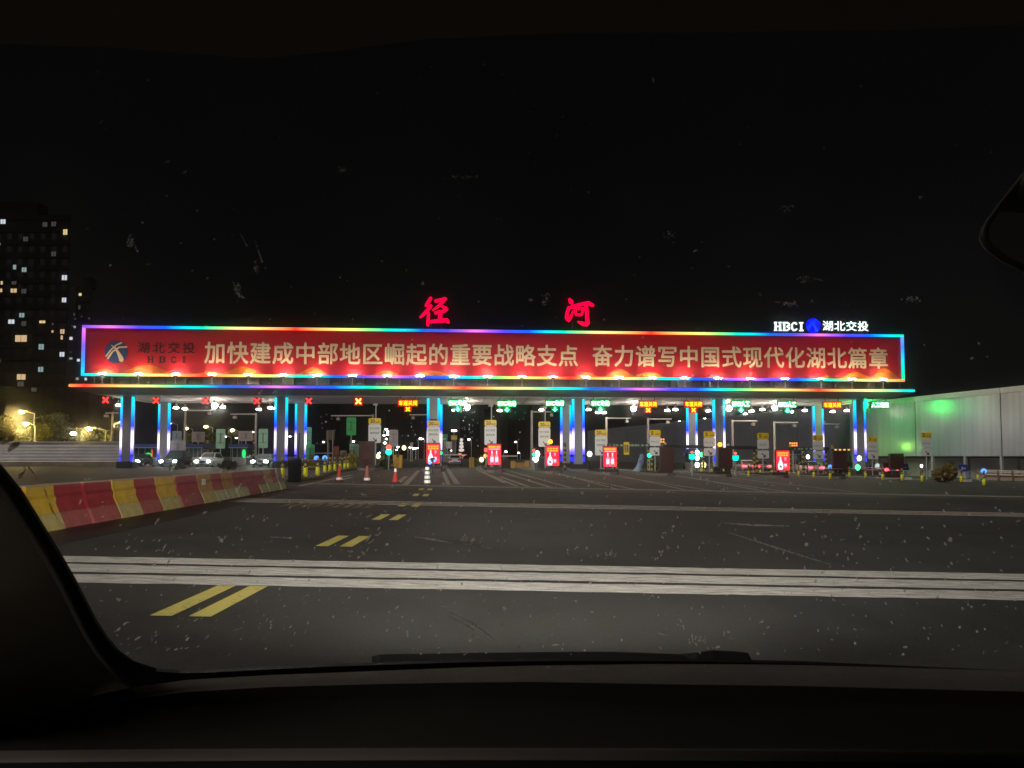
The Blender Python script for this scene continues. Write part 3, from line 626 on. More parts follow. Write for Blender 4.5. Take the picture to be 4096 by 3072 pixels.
for px, ya, yb, hw, sp, where, top in signs:
    p0, p1 = pt(px, yb, YS), pt(px, ya, YS); h = p1.z - p0.z; w = hw * YS / F
    t_ = thing('lane_sign', ('yellow and white 20 lane sign ' if sp == 20 else 'yellow and white 5 lane sign ') + where, 'road sign', p0, 0, 'yellow and white lane signs')
    split = h * .75
    def rr(x, z0, z1, c=.08): return [(-x, z0+c), (-x+c, z0), (x-c, z0), (x, z0+c), (x, z1-c), (x-c, z1), (-x+c, z1), (-x, z1-c)]
    MB().prism(rr(w, split + .015, h), -.03, 0).build('yellow_panel', SIGNY, t_)
    wh = MB()
    if sp == 20: wh.prism(rr(w, 0, split), -.03, 0)
    else: wh.prism(rr(w, 0, split*.42), -.03, 0); wh.prism(rr(w, split*.50, split), -.03, 0)
    wh.build('white_panel', SIGNW, t_)
    mb = MB(); mb.text(str(sp), -w*.72, (w*.02 if sp == 20 else -w*.28), split + h*.06, split + h*.20, -.036, bold=.02)
    mb.text('km/h', w*.1, w*.8, split + h*.06, split + h*.13, -.036, bold=.01)
    a0 = h*.14; s_ = h*.05
    mb.ribbon([(-s_*1.1, a0 + s_*1.1, s_*.7), (s_*.7, a0 - s_*.7, s_*.7)], -.046, -.032); mb.prism([(s_*1.9, a0 - s_*1.9), (s_*1.7, a0 + s_*.5), (-s_*.5, a0 - s_*1.7)], -.047, -.032)
    mb.build('marking', INK, t_)
    mb = MB()
    if sp == 20:
        mb.text('ETC专用', -w*.72, w*.72, h*.54, h*.63, -.036, bold=.015); mb.text('保持车距', -w*.72, w*.72, h*.36, h*.45, -.036, bold=.015)
    else: mb.text('ETC/人工', -w*.7, w*.7, h*.50, h*.58, -.036, bold=.012)
    mb.build('lettering', INKG, t_)
    pole = MB(); gz = g(p0.x) - p0.z
    zt_ = (pt(px, top, YS).z - p0.z) if top else h * .9
    pole.cyl((w*.15 if top else 0, .08, gz), (w*.15 if top else 0, .08, zt_), .055, n=8)
    if top: pole.box(w*.15 - .25, w*.15 + .15, .02, .14, zt_ - .12, zt_ + .05)
    pole.build('pole', STEEL, t_)

# ------------------------------------------------------------------ median barrier blocks, cones, fences
pa, pb = gpt(104, 518.5), gpt(273, 489.5); dirn = (pb - pa).normalized(); rzb = math.atan2(dirn.y, dirn.x)
def t_at(px):
    lo, hi = -8.0, 40.0
    for _ in range(40):
        m_ = (lo + hi) / 2; q = pa + dirn * m_
        if proj((q.x, q.y, g(q.x)))[0] < px: lo = m_
        else: hi = m_
    return lo
RB = pmat('barrier_red', (0.42, 0.022, 0.040), 0.55, 0, 0.3, 2.2, 0.15); YB = pmat('barrier_yellow', (0.80, 0.50, 0.04), 0.55, 0, 0.25, 2.2, 0.15); OB = pmat('barrier_orange', (0.52, 0.25, 0.045), 0.55, 0, 0.3, 2.2, 0.15)
RF = pmat('dusty_red_foot', (0.44, 0.11, 0.10), 0.8, 0, 0.3, 3, 0.2); YF_ = pmat('dusty_yellow_foot', (0.58, 0.47, 0.18), 0.8, 0, 0.3, 3, 0.2); PF = pmat('pale_scuffed_foot', (0.78, 0.82, 0.42), 0.8, 0, 0.2, 3, 0.2, (0.50, 0.30, 0.20))
BT = pmat('barrier_top_concrete', (0.48, 0.36, 0.27), 0.85, 0, 0.15, 3, 0.2)
blocks = [(-26,16,RB,RF,'red barrier block cut by the car pillar'),(16,46,YB,YF_,'yellow barrier block nearest the car pillar'),(46,76,RB,RF,'nearer dusty red barrier block of the long red pair'),(76,105,RB,RF,'farther dusty red barrier block of the long red pair'),(105,128,YB,YF_,'bright yellow barrier block with a dark green foot'),(128,150,RB,RF,'red barrier block between two yellow blocks'),
          (150,170,YB,YF_,'second bright yellow barrier block'),(170,192,RB,RF,'bright red barrier block left of a small white reflector'),(192,206,OB,YF_,'orange barrier block carrying a small white reflector'),(206,217,RB,PF,'narrow red barrier block with pale foot between orange blocks'),
          (217,228,OB,PF,'narrow orange barrier block with brownish foot'),(228,240,RB,PF,'red barrier block with scuffed pale foot'),(240,252,RB,RF,'red barrier block with peeling red foot'),(252,260,RB,PF,'red barrier block with lime foot left of the last orange one'),(260,267,OB,PF,'last orange barrier block near the fence'),(267,273,RB,PF,'last red barrier block near the fence'),(273,278,BT,PF,'beige end block of the barrier beside the fence')]
for i, (xa, xb, mt, mf, lab) in enumerate(blocks):
    ta, tb = t_at(xa), t_at(xb); L = tb - ta - .05; c = pa + dirn * (ta + .025) + Vector((-dirn.y, dirn.x, 0)) * random.Random(i).uniform(-.025, .025)
    t_ = thing('barrier_block', lab, 'road barrier', (c.x, c.y, g(c.x) - .01), rzb, 'red and yellow barrier blocks')
    up = [(-.22,.30),(-.15,.46),(-.155,.56),(-.115,.62),(-.10,.775),(.10,.775),(.115,.62),(.155,.56),(.15,.46),(.22,.30)]; lo_ = [(-.33,0),(-.33,.06),(-.225,.297),(.225,.297),(.33,.06),(.33,0)]
    cl = lambda pr, mbx: mbx.add([(x, y, z) for x in (0, L) for y, z in pr], [tuple(range(len(pr))), tuple(range(2*len(pr)-1, len(pr)-1, -1))] + [(k, len(pr)+k, len(pr)+(k+1) % len(pr), (k+1) % len(pr)) for k in range(len(pr))])
    m1, m2 = MB(), MB(); cl(up, m1); cl(lo_, m2); m1.build('body', mt, t_); m2.build('foot', mf, t_)
    MB().box(.01, L - .01, -.098, .098, .778, .80).build('cap', BT, t_)
    if i == 8: MB().box(.2, .45, -.17, -.157, .5, .66).build('reflector', WHITEP, t_)

REFL = pmat('reflective_white', (0.85, 0.86, 0.84), 0.3)
def cone(px, py, h, lab, colr, white=0.25, style=0):
    p = gpt(px, py); t_ = thing('traffic_cone', lab, 'traffic cone', p, 0, 'cones on the plaza')
    MB().box(-.20, .20, -.20, .20, 0, .06).build('base', BLACK, t_)
    MB().lathe([(.17, .063), (.13, h*.3), (.085, h*.62), (.05, h)], 14).build('body', colr, t_)
    sl = MB()
    if style == 0: sl.lathe([(.076, h*.70), (.06, h*.94), (.052, h*1.0), (0, h*1.002)], 14)
    else: sl.lathe([(.165, h*.12), (.145, h*.26)], 14)
    sl.build('sleeve', REFL, t_)
    return t_
ORG = pmat('cone_orange', (0.50, 0.035, 0.02), 0.5, 0, 0.15, 4); ORP = pmat('faded_cone', (0.34, 0.09, 0.07), 0.6, 0, 0.3, 4)
cone(395.3, 483, .72, 'orange red traffic cone with white top', ORG)
cone(339.3, 481.5, .80, 'faded traffic cone with white lower band beside the yellow fence posts', ORG, style=1)
cone(367, 482, .82, 'slim pale orange traffic cone in front of the brown box', ORP, style=1)
cone(415.3, 462, .95, 'tiny pale cone far down the lane left of the lit advert', ORP)
RGL = emat('reflector_glint', (0.93, 1.0, 0.93), 1.1)
def banded(px, py, h, lab, n=4, rb=.24):
    p = gpt(px, py); t_ = thing('banded_bollard', lab, 'bollard', p, 0, 'white banded bollards')
    MB().lathe([(rb*1.2, 0), (rb*1.2, .05), (rb, .06), (rb*.42, h), (0, h + .01)], 14).build('body', DARK, t_)
    for i in range(n):
        z = h * (.10 + i * .86 / n); r = rb * (1 - .58 * (z / h)) + .012; dz = h * .62 / n
        MB().lathe([(r, z), (r*1.06, z + dz*.5), (r*.97, z + dz)], 14).build('band', REFL, t_)
    return t_
banded(427.2, 485, .95, 'white banded bollard on the lane line before the lit advert', 4, .15)
banded(492.8, 470.3, .75, 'small white banded bollard in front of the first two bottle advert', 3, .16)
banded(613, 472.6, .72, 'small white banded bollard in front of the second two bottle advert', 3, .14)
banded(754, 475, .85, 'white banded bollard left of the rightmost advert', 4, .14)
banded(788.8, 475, .6, 'white banded bollard at the right foot of the rightmost advert', 3, .14)
# blue warning lamp on a stand
p = gpt(432.5, 474.5); t_ = thing('warning_light', 'pair of blue warning lamps on a dark stand before the lit advert', 'warning light', p)
MB().cyl((0,0,0),(0,0,.9),.04,n=8).cyl((0,0,.9),(.05,0,1.2),.12,.16,n=10).box(-.25,.25,-.2,.2,0,.05).build('stand', DARK, t_)
BLU = emat('blue_lamp', (0.06, 0.25, 1.0), 3.5)
MB().ball((-.20, 0, .84), .12, n=10).build('lamp', BLU, t_); MB().ball((.12, 0, 1.02), .13, n=10).build('lamp', BLU, t_)
for px, py, Y, lab in ((324.8,458,60,'small blue round lamp above the yellow posts fence'),(316.5,458.2,62,'small blue oval lamp left of another blue lamp'),(983.8,471,62,'small blue round lamp at the far right near the guard rail'),(830.4,467,66,'pale blue round lamp right of the wrecked looking white hood')):
    q = pt(px, py, Y); zz = g(q.x); t_ = thing('blue_lamp_post', lab if 'wrecked' not in lab else 'pale blue round lamp left of the lamp topped brown box', 'warning light', (q.x, q.y, zz))
    MB().cyl((0,0,0),(0,0,q.z-zz-.15),.03,n=6).box(-.15,.15,-.15,.15,0,.04).build('post', DARK, t_); MB().ball((0,0,q.z-zz), .22, n=10).build('lamp', emat('blue_lamp_pale', (0.08, 0.3, 1.0), 2.0), t_)

# dark crash drum at the end of the barrier
p = gpt(294.6, 482); t_ = thing('crash_drum', 'dark bulky crash drum standing between barrier end and fence', 'crash drum', p)
MB().lathe([(.30,0),(.32,.1),(.30,.4),(.32,.45),(.30,.8),(.32,.85),(.29,1.08),(0,1.09)],16).build('body', pmat('drum_dark', (0.008,0.007,0.008), .8, 0, .3, 4, spec=.1), t_)
MB().lathe([(.27,1.093),(.25,1.16),(0,1.17)],16).build('lid', DARK, t_)
q = pt(299.5, 433, 41); p = gpt(297.5, 477)
t_ = thing('raised_boom', 'thin dark raised pole leaning in front of the second rear column', 'pole', p)
MB().cyl((0,0,0), (q.x-p.x, q.y-p.y, q.z-p.z), .045, .03, n=8).build('arm', DARK, t_); MB().box(-.15,.15,-.15,.15,0,.5).build('base', DARK, t_)

YG = pmat('reflective_yellow', (0.92, 0.88, 0.015), 0.35, 0, 0.1, 6); YD = pmat('post_yellow_dull', (0.45, 0.33, 0.06), 0.5, 0, 0.2, 6)
def fence(name_lab, pts, rails, big, postmat, railmat, kerbh):
    """pts: (px, py of the post's foot)"""
    P = [gpt(a, b) for a, b in pts]; root = thing('plaza_fence', name_lab, 'fence', P[0])
    o = P[0]
    for i, p in enumerate(P):
        d = p - o; s = big
        po = MB().lathe([(.05*s, kerbh), (.05*s, kerbh + .95*s)], 8, Matrix.Translation(d)).build('post', DARK, root)
        MB().lathe([(.055*s, kerbh+.06*s), (.10*s, kerbh+.10*s), (.115*s, kerbh+.30*s), (.10*s, kerbh+.52*s), (.055*s, kerbh+.56*s)], 10, Matrix.Translation(d)).build('yellow_sleeve', postmat, po)
        MB().lathe([(.07*s, kerbh+.62*s), (.085*s, kerbh+.68*s), (.06*s, kerbh+.75*s)], 8, Matrix.Translation(d)).build('collar', YD, po)
        MB().ball((d.x, d.y, d.z + kerbh + .98*s), .08*s, n=8).build('cap', YD, po)
    mb = MB()
    for i in range(len(P) - 1):
        a, b = P[i] - o, P[i+1] - o
        for z in rails: mb.cyl(a + Vector((0,0,kerbh + z*big)), b + Vector((0,0,kerbh + z*big)), .028*big, n=6)
    mb.build('rail', railmat, root)
    if kerbh > 0.05:
        mb = MB()
        for i in range(len(P) - 1):
            a, b = P[i] - o, P[i+1] - o; dd = (b - a).normalized(); nn = Vector((-dd.y, dd.x, 0)) * .22
            vs = [a - nn, b - nn, b + nn, a + nn]; vs = [(v.x, v.y, v.z - .02) for v in vs] + [(v.x, v.y, v.z + kerbh) for v in vs]
            mb.add(vs, [(4,5,6,7),(0,1,5,4),(1,2,6,5),(2,3,7,6),(3,0,4,7)])
        mb.build('kerb', pmat('brown_kerb', (0.10, 0.075, 0.045), 0.85, 0, 0.3, 3), root)
    return root
RAILM = pmat('bright_rail', (0.50, 0.50, 0.48), 0.25, 0.6, 0.1, 8)
fence('black fence with glossy rails and bulging yellow posts beside the cones', [(282.5,482),(305.5,480.5),(317.6,479),(324.8,475.6),(330,474.2),(334.8,473.2),(340,472.2),(344.6,471.3),(348,470.6),(351.8,470),(355.4,469.2),(361,468.2),(365.5,467.4)],
      (.12, .55, .90), 1.0, YG, RAILM, .12)
right_posts = [(691.7,473.8),(701.4,473.8),(711.7,474.2),(723.6,475),(735.2,476.6),(748.7,477.4),(760.6,475.6),(772,476),(784.7,477),(798.9,477.3),(814,478.4),(830.3,480),(849.5,478.3),(865.8,479),(882.9,480.8),(902.1,481.5),(922.3,482.4),(940.5,481.2),(961.5,483),(978,481),(984.3,486.5)]
fence('long low fence of grey rails with yellow posts along the right lanes', right_posts, (.22, .88), 1.0, YG, STEEL, .0)

# guard rail and rubble heap at the far right
a, b = gpt(984, 480), gpt(1075, 483); d = b - a
t_ = thing('guard_rail', 'brownish low guard rail running out of the picture at right', 'guard rail', a)
mb = MB(); rm = MB()
for i in range(7): q = d * (i / 6); mb.box(q.x-.06, q.x+.06, q.y-.06, q.y+.06, q.z, q.z + .95)
for z in (.55, .80, .93):
    rm.add([(0,0,z-.06),(d.x,d.y,d.z+z-.06),(d.x,d.y+.05,d.z+z+.05),(0,.05,z+.05),(0,.12,z-.06),(d.x,d.y+.12,d.z+z-.06)],[(0,1,2,3),(3,2,5,4)])
mb.build('post', pmat('rusty_post', (.22,.17,.12), .7), t_); rm.build('rail', pmat('dull_beige_rail', (.45,.38,.29), .5, 0, .25, 2), t_)
MB().add([(0,.3,0),(d.x,d.y+.3,d.z),(d.x,d.y+.3,d.z+.5),(0,.3,.5),(0,.5,0),(d.x,d.y+.5,d.z),(d.x,d.y+.5,d.z+.5),(0,.5,.5)],[(0,1,2,3),(3,2,6,7),(4,7,6,5)]).build('low_wall', pmat('beige_stone', (.32,.25,.17), .8, 0, .3, 3), t_)

def leaf_blob(mb, c, r, n, size, rnd, flat=0.8):
    for _ in range(n):
        while True:
            v = Vector((rnd.uniform(-1,1), rnd.uniform(-1,1), rnd.uniform(-1,1)))
            if 0.25 < v.length < 1: break
        p = Vector(c) + Vector((v.x*r, v.y*r, v.z*r*flat))
        a = Vector((rnd.gauss(0,1), rnd.gauss(0,1), rnd.gauss(0,1))).normalized() * size * rnd.uniform(.6, 1.3); b = a.orthogonal().normalized() * size * rnd.uniform(.35, .7)
        mb.add([p - a, p + b, p + a, p - b], [(0,1,2,3)])
def bush(px, py, w, h, lab, mat, n=260):
    p = gpt(px, py); rnd = random.Random(int(px * 7)); t_ = thing('shrub', lab, 'shrub', p, 0, None)
    mb = MB()
    for i in range(6): leaf_blob(mb, (rnd.uniform(-w*.5, w*.5), rnd.uniform(-.3,.3), h * rnd.uniform(.3, .72)), w * .42, n // 6, .16, rnd, h / w * .8)
    mb.build('foliage', mat, t_); MB().cyl((0,0,0),(0,0,h*.5),.06,.04,n=6).cyl((0,0,h*.2),(w*.25,0,h*.55),.03,n=5).build('stem', pmat('bark', (.06,.045,.03), .9), t_)
GL = pmat('hedge_leaf', (0.075, 0.11, 0.035), 0.7, 0, 0.5, 1.5); BL = pmat('ochre_leaf', (0.20, 0.13, 0.03), 0.8, 0, 0.4, 1.5); DG = pmat('dark_leaf', (0.03, 0.045, 0.018), 0.8, 0, 0.5, 1.5); YLL = pmat('yellow_leaf', (0.30, 0.26, 0.03), 0.7, 0, 0.4, 1.2)
bush(477.5, 468, .85, 1.45, 'rounded green shrub left of the first two bottle advert', GL)
bush(384, 469.5, .9, 1.0, 'low dark shrub left of the small green signal', DG)
bush(946.3, 482.3, 1.25, 1.5, 'ochre mound of dry shrub in front of the white wall', BL, 2600)
bush(176, 470.3, .9, .75, 'low dark shrub between the left headlights', DG)
bush(228, 470.0, 1.2, .9, 'low dark shrub right of the white car', DG)
bush(352, 470.2, .9, 1.6, 'yellowish shrub in front of the pale green boards', YLL)
bush(564, 468.5, .9, .7, 'low shrub right of the orange beacon advert', DG)
bush(655, 472.5, .8, 1.0, 'brownish shrub left of a brown box under the sign', BL)
bush(310, 470.4, .8, 1.2, 'yellow green shrub below the green boards by the second column', YLL)

# portable blue signs at right
for px, yb, ya, lab in ((905, 480, 464.2, 'portable blue sign leaning beside the front brown box'), (964.5, 482, 464.8, 'portable blue sign right of the ochre shrub')):
    p = gpt(px, yb); k = p.y / F; t_ = thing('portable_sign', lab, 'sign', p, 0, 'portable blue signs')
    h = (yb - ya) * k; w = 4.6 * k
    MB().add([(-w,-.02,h*.62),(w,-.02,h*.58),(w*.9,.12,h),(-w*.95,.12,h*1.02),(-w,.03,h*.62),(w,.03,h*.58),(w*.9,.17,h),(-w*.95,.17,h*1.02)],[(0,1,2,3),(7,6,5,4),(0,4,5,1),(1,5,6,2),(2,6,7,3),(3,7,4,0)]).build('board', pmat('blue_board', (0.015,0.03,0.30), .4, 0, .1, 3), t_)
    mb = MB(); mb.box(-w*.5,-w*.3,-.05,-.03+.06,h*.70,h*.88); mb.box(-w*.1,w*.4,-.0,.03,h*.74,h*.84); mb.build('lettering', pmat('pale_blue_print', (.45,.5,.75), .5), t_)
    mb = MB(); mb.cyl((-w*.5,.05,0),(-w*.4,.1,h*.62),.03,n=6).cyl((w*.5,.05,0),(w*.4,.1,h*.62),.03,n=6); mb.build('leg', STEEL, t_)
    MB().box(-.1,.5,-.2,.2,.02,.22).build('weight', WHITEP, t_)

# blue draped stand
p = gx(640.5, 73); p.z = g(p.x) + .2; t_ = thing('draped_figure', 'tall pale blue draped stand with a spreading hem behind the green bar', 'covered stand', p)
mb = MB(); prof = [(.62,.0),(.42,.12),(.30,.45),(.28,.85),(.26,1.15),(.24,1.4),(.17,1.6),(.05,1.68)]
vs = []; n = 14
for r_, z in prof:
    for i in range(n):
        a = 2*math.pi*i/n; rr_ = r_ * (1 + .12*math.sin(3*a + z*2)); vs.append((rr_*math.cos(a) - (.28*(1 - z) if z < .5 else 0) + (.12 if z > 1.2 else 0), rr_*.8*math.sin(a), z))
mb.add(vs, [(j*n+i, j*n+(i+1)%n, (j+1)*n+(i+1)%n, (j+1)*n+i) for j in range(len(prof)-1) for i in range(n)], True)
mb.build('drape', pmat('pale_blue_cloth', (.30,.42,.55), .7, 0, .15, 3), t_)
MB().box(-.16,.16,-.33,-.25,.75,1.1).build('badge', pmat('violet_cloth', (.22,.22,.60), .6), t_)

# small signals on the islands
def signal(px, py, Y, col, lab, r=.17, strength=3.0, col2=None):
    q = pt(px, py, Y); z = g(q.x); t_ = thing('traffic_signal', lab, 'traffic signal', (q.x, q.y, z), 0, 'small lane signals')
    h = q.z - z; MB().cyl((0,0,0),(0,0,h - .3),.05,n=8).build('post', STEEL, t_)
    MB().box(-.2,.2,.02,.2,h-.28,h + (.62 if col2 else .26)).build('housing', DARK, t_)
    MB().ball((0,0,h), r, .07, r, 10).build('lens', emat('signal_%d_%d_%d' % tuple(int(c*100) for c in col), col, strength), t_)
    if col2: MB().ball((0,0,h + .38), r*.9, .07, r*.9, 10).build('lens', emat('signal_%d_%d_%d' % tuple(int(c*100) for c in col2), col2, strength), t_)
SG, SR = (0.02, 1.0, 0.45), (1.0, 0.10, 0.06)
signal(388.8,451.9,66,SG,'green lane signal with a red lamp above, left of the orange box', .30, 2.2, SR)
signal(440.6,453,65.5,SG,'green lane signal at the right edge of the first advert', .17)
signal(486.2,450,68,SR,'red lane signal at the left edge of the first two bottle advert', .2)
signal(533.8,454.5,72,SG,'green and red lane signal on the white mast', .18, 3, SR)
signal(649.4,455.3,68,SG,'green lane signal below the sign left of a brown box', .22)
def box_signal(px, py, lab):
    q = pt(px, py, 64); z = g(q.x); t_ = thing('box_signal', lab, 'traffic signal', (q.x, q.y, z), 0, 'square teal signals'); h = q.z - z
    MB().cyl((0,0,0),(0,0,h-.3),.06,n=8).build('post', STEEL, t_); MB().box(-.3,.3,.02,.2,-.28+h,.28+h).build('housing', DARK, t_)
    MB().prism([(-.26,h-.12),(-.18,h-.25),(.18,h-.25),(.26,h-.12),(.26,h+.2),(-.26,h+.2)],-.03,.015).build('lens', emat('teal_signal', (0.0,.85,.6), 1.6), t_)
    MB().ball((0,0,h+.38), .12, .08, .12, 8).build('top_lamp', emat('signal_small_red', (1,.12,.06), 2.5), t_)
box_signal(692, 456.6, 'square teal signal in front of the fifth rear column'); box_signal(735.5, 457.8, 'square teal signal right of the brown box under the beacon')
AMBR = emat('amber_beacon', (1.0, 0.36, 0.02), 4)
for px, py, Y, lab in ((550.4,441.7,64.1,'round orange beacon on top of an advert box'),(720,444.5,64.2,'round orange beacon above a brown box')):
    q = pt(px, py, Y); t_ = thing('beacon', lab, 'beacon', q); MB().ball((0,0,0), .20, n=10).build('lamp', AMBR, t_)
    MB().cyl((0,0,-.40 if px < 600 else -.34),(0,0,-.17),.06,n=8).build('stem', DARK, t_)
# orange displays
for px, py, Y, w, h, lab in ((662.4,440.6,80,4.6,5,'small lit orange display right of a 5 lane sign'),(793.4,444.4,82,8.6,4.6,'wide lit orange display above the green bar near the last lanes')):
    q = pt(px, py, Y); k = Y / F; z = g(q.x); t_ = thing('fare_display', lab, 'display', (q.x, q.y, z), 0, 'orange fare displays'); H_ = q.z - z
    MB().box(-w*k/2-.05, w*k/2+.05, .02, .25, H_-h*k/2-.05, H_+h*k/2+.05).build('housing', BOARD, t_)
    mb = MB(); nn_ = max(2, round(w/2.1))
    for i in range(nn_):
        for j in range(2): x = -w*k/2 + (i+.5)*w*k/nn_; mb.box(x-.085, x+.085, -.01, .016, H_ + (j-.5)*h*k*.5 - .09, H_ + (j-.5)*h*k*.5 + .09)
    mb.build('digits', emat('orange_digits', (1,.33,.06), 1.8), t_); MB().cyl((0,.12,0),(0,.12,H_-h*k/2-.05),.07,n=8).build('post', STEEL, t_)

# green height bars with black and yellow posts
GB = pmat('green_bar', (0.012, 0.05, 0.03), 0.5); PLG = pmat('bar_lettering', (0.42, 0.52, 0.40), 0.5)
bars = [(604,651,445.3,72,True,'dark green height bar with pale lettering right of the fourth column'),(664,706,446.7,72,False,'dark height bar behind the fifth rear column'),(727,757,447.8,72,False,'dark height bar left of the second 5 sign pair'),(789,829,448.8,72,True,'dark green lettered height bar at the right near the orange display')]
for xa, xb, py, Y, txt, lab in bars:
    qa, qb = pt(xa, py, Y), pt(xb, py, Y); z = g((qa.x+qb.x)/2); t_ = thing('height_bar', lab, 'height barrier', (qa.x, Y, z), 0, 'height bars across the lanes'); L = qb.x - qa.x; h = qa.z - z
    MB().box(0, L, 0, .15, h - .16, h + .16).build('beam', GB if txt else DARK, t_)
    if txt:
        mb = MB(); x = .5; rnd = random.Random(3)
        while x < L - .4: w = rnd.choice((.14,.2,.26)); mb.box(x, x+w, -.012, -.003, h-.08, h+.08); x += w + rnd.choice((.06,.1,.22))
        mb.build('lettering', PLG, t_)
    for x in (0.2, L - .2):
        po = MB().cyl((x,.25,-.1),(x,.25,h+.1),.11,n=10).build('post', DARK, t_); sm = MB()
        for q in range(5): sm.cyl((x,.25,.25+q*.44),(x,.25,.47+q*.44),.116,n=10)
        sm.build('yellow_band', YD, po)
    MB().ball((0.2,.25,h+.28),.14,n=8).build('cap', pmat('beige_cap',(.6,.5,.38),.6), t_)
q = pt(626.5, 448.5, 71); t_ = thing('hanging_sign', 'small yellow sign below the green lettered height bar', 'sign', (q.x, q.y, q.z))
MB().box(-.26,.26,0,.06,-.6,.62).build('panel', SIGNY, t_); MB().text('限高', -.2, .2, -.4, .4, -.004, bold=.02).build('lettering', INK, t_); MB().cyl((0,.03,.62),(0,.03,.8),.02,n=6).build('hanger', DARK, t_)

# booms
for xa, xb, py, Y, lab in ((441.5,466.7,454.8,84,'white barrier boom behind the first advert in front of a pale car'),(501.5,517.6,456,84,'white barrier boom right of the first two bottle advert'),(313,333.5,453.2,84,'white barrier boom left of the orange board')):
    qa, qb = pt(xa, py, Y), pt(xb, py, Y); z = g(qa.x) + .2; t_ = thing('barrier_gate', lab, 'barrier gate', (qa.x, Y, z), 0, 'lane barrier booms')
    MB().box(0, qb.x-qa.x, -.06, .0, qa.z-z-.07, qa.z-z+.07).build('boom', pmat('boom_white', (.72,.58,.55), .5), t_); MB().box(-.35,0,-.2,.2,0,1.2).build('housing', YD, t_)
# yellow crash blocks
for xa, xb, py, pya, Y, lab in ((511,529,466.5,461,88,'low orange yellow crash blocks across a closed lane'),(394,401.5,463.5,455,78,'orange yellow crash block right of the green signal'),(469.6,473.4,463,457.4,84,'small orange yellow post beside the green shrub')):
    a, b = pt(xa, py, Y), pt(xb, pya, Y); z = g(a.x); t_ = thing('crash_block', lab, 'crash block', (a.x, Y, z), 0, 'yellow crash blocks'); w = b.x - a.x; h = max(.5, b.z - z)
    MB().box(.003, w, 0, .6, 0, h*.8).build('body', pmat('ochre_block', (.50,.27,.03), .6, 0, .25, 2), t_); e = min(.5, w*.3)
    mb = MB(); mb.box(-.05, e, -.05, .65, h*.0, h); mb.box(w-e, w+.05, -.05, .65, 0, h); mb.build('end_cap', pmat('amber_block', (.62,.34,.03), .5, 0, .1, 3), t_)

# camera masts
masts = [(531.7,411.8,556,413.9,90,'white camera mast left of the fourth rear column'),(606.4,418.2,631,419.6,90,'white camera mast right of the fourth column'),(648,419,671.7,420.4,90,'tall grey camera mast behind the first 5 sign'),(732.3,421,757,422.3,90,'white camera mast right of the fifth column'),
         (774.3,422.5,798,423.8,90,'white camera mast left of the last rear column'),(820,424,840,424.9,94,'grey camera arm left of the last column'),(185.5,410.5,215.5,411.8,96,'pinkish camera mast above the left booths'),(256.2,414.2,230.6,416,92,'greenish camera mast left of the second column'),
         (373,415.8,331,417.2,92,'pale camera arm reaching left above the bright green board'),(430,414.8,409.5,415.4,92,'pale camera arm left of the third column'),(112.8,413,105.5,413,96,'T shaped camera pole left of the first column'),(162,411.5,171,412,92,'camera arm at the first rear column')]
MASTM = pmat('mast_white', (.55,.47,.44), .5, 0, .08, 2)
for px, py, pxe, pye, Y, lab in masts:
    a, b = pt(px, py, Y), pt(pxe, pye, Y); z = g(a.x); t_ = thing('camera_mast', lab, 'camera mast', (a.x, Y, z), 0, 'camera masts behind the canopy'); h = a.z - z; L = b.x - a.x
    MB().cyl((0,0,0),(0,0,h+.15),.17,.13,n=10).build('pole', MASTM, t_); MB().cyl((-.02 if 'T shaped' not in lab else .7,0,h),(L,0,h),.09,.07,n=8).build('arm', MASTM, t_)
    mb = MB(); xs_ = L*.82; mb.box(xs_-.16,xs_+.16,-.4,.2,h-.55,h-.25); mb.box(xs_-.03,xs_+.03,-.03,.03,h-.247,h-.10); mb.build('camera', pmat('camera_beige',(.5,.42,.36),.5), t_)

# ------------------------------------------------------------------ booths, backs of boards
BLUF = pmat('booth_blue', (0.03, 0.06, 0.26), 0.45, 0, .1, 2); BGL = pmat('booth_glass', (0.03, 0.045, 0.05), 0.12, 0, .1, 2, spec=.8); BWL = pmat('booth_wall', (.42,.38,.38), .5, 0, .1, 2)
def booth(px, wpx, Y, lab, lit=None):
    p = gx(px, Y); p.z = g(p.x) + .2; w = wpx * Y / F / 2; t_ = thing('toll_booth', lab, 'toll booth', p, 0, 'toll booths')
    MB().box(-w, w, 0, 3.0, 0, .9).build('lower_wall', BWL, t_); MB().box(-w+.06, w-.06, .06, 2.94, .903, 2.0).build('window', BGL, t_)
    mb = MB()
    for x in (-w, -w*.33, w*.33, w-.08): mb.box(x, x+.08, -.01, .055, .903, 2.0)
    mb.build('mullion', GREYP, t_)
    MB().box(-w-.3, w+.3, -.4, 3.4, 2.003, 2.5).build('roof', BLUF, t_)
    MB().box(-w-.31, w+.31, -.42, -.403, 2.03, 2.10).build('roof_trim', pmat('trim_pale',(.5,.5,.55),.5), t_)
    if lit == 'green': MB().ball((.15,-.12,1.05), .42, .1, .42, 14).build('lit_sign', emat('booth_green', (0.02,1,.22), 1.0), t_)
    if lit == 'strip': MB().ball((w*.72,-.1,1.35), .22, .08, .55, 12).build('lit_sign', emat('booth_green', (0.02,1,.22), 1.0), t_)
    if lit == 'green': MB().box(.45,.62,-.06,-.003,.9,1.85).build('red_strip', emat('booth_red_strip', (1,.12,.08), .6), t_)
booth(147.5, 19, 88, 'toll booth with a blue roof and round green lit sign', 'green')
booth(195, 13, 90, 'dark glazed toll booth with blue roof behind the white car', None)
booth(239, 14, 90, 'blue roofed toll booth with an upright green lit strip', 'strip')
booth(697, 12, 88, 'dim toll booth behind the fifth rear column', None)
booth(797, 11, 88, 'dim blue roofed toll booth right of the rightmost advert', None)
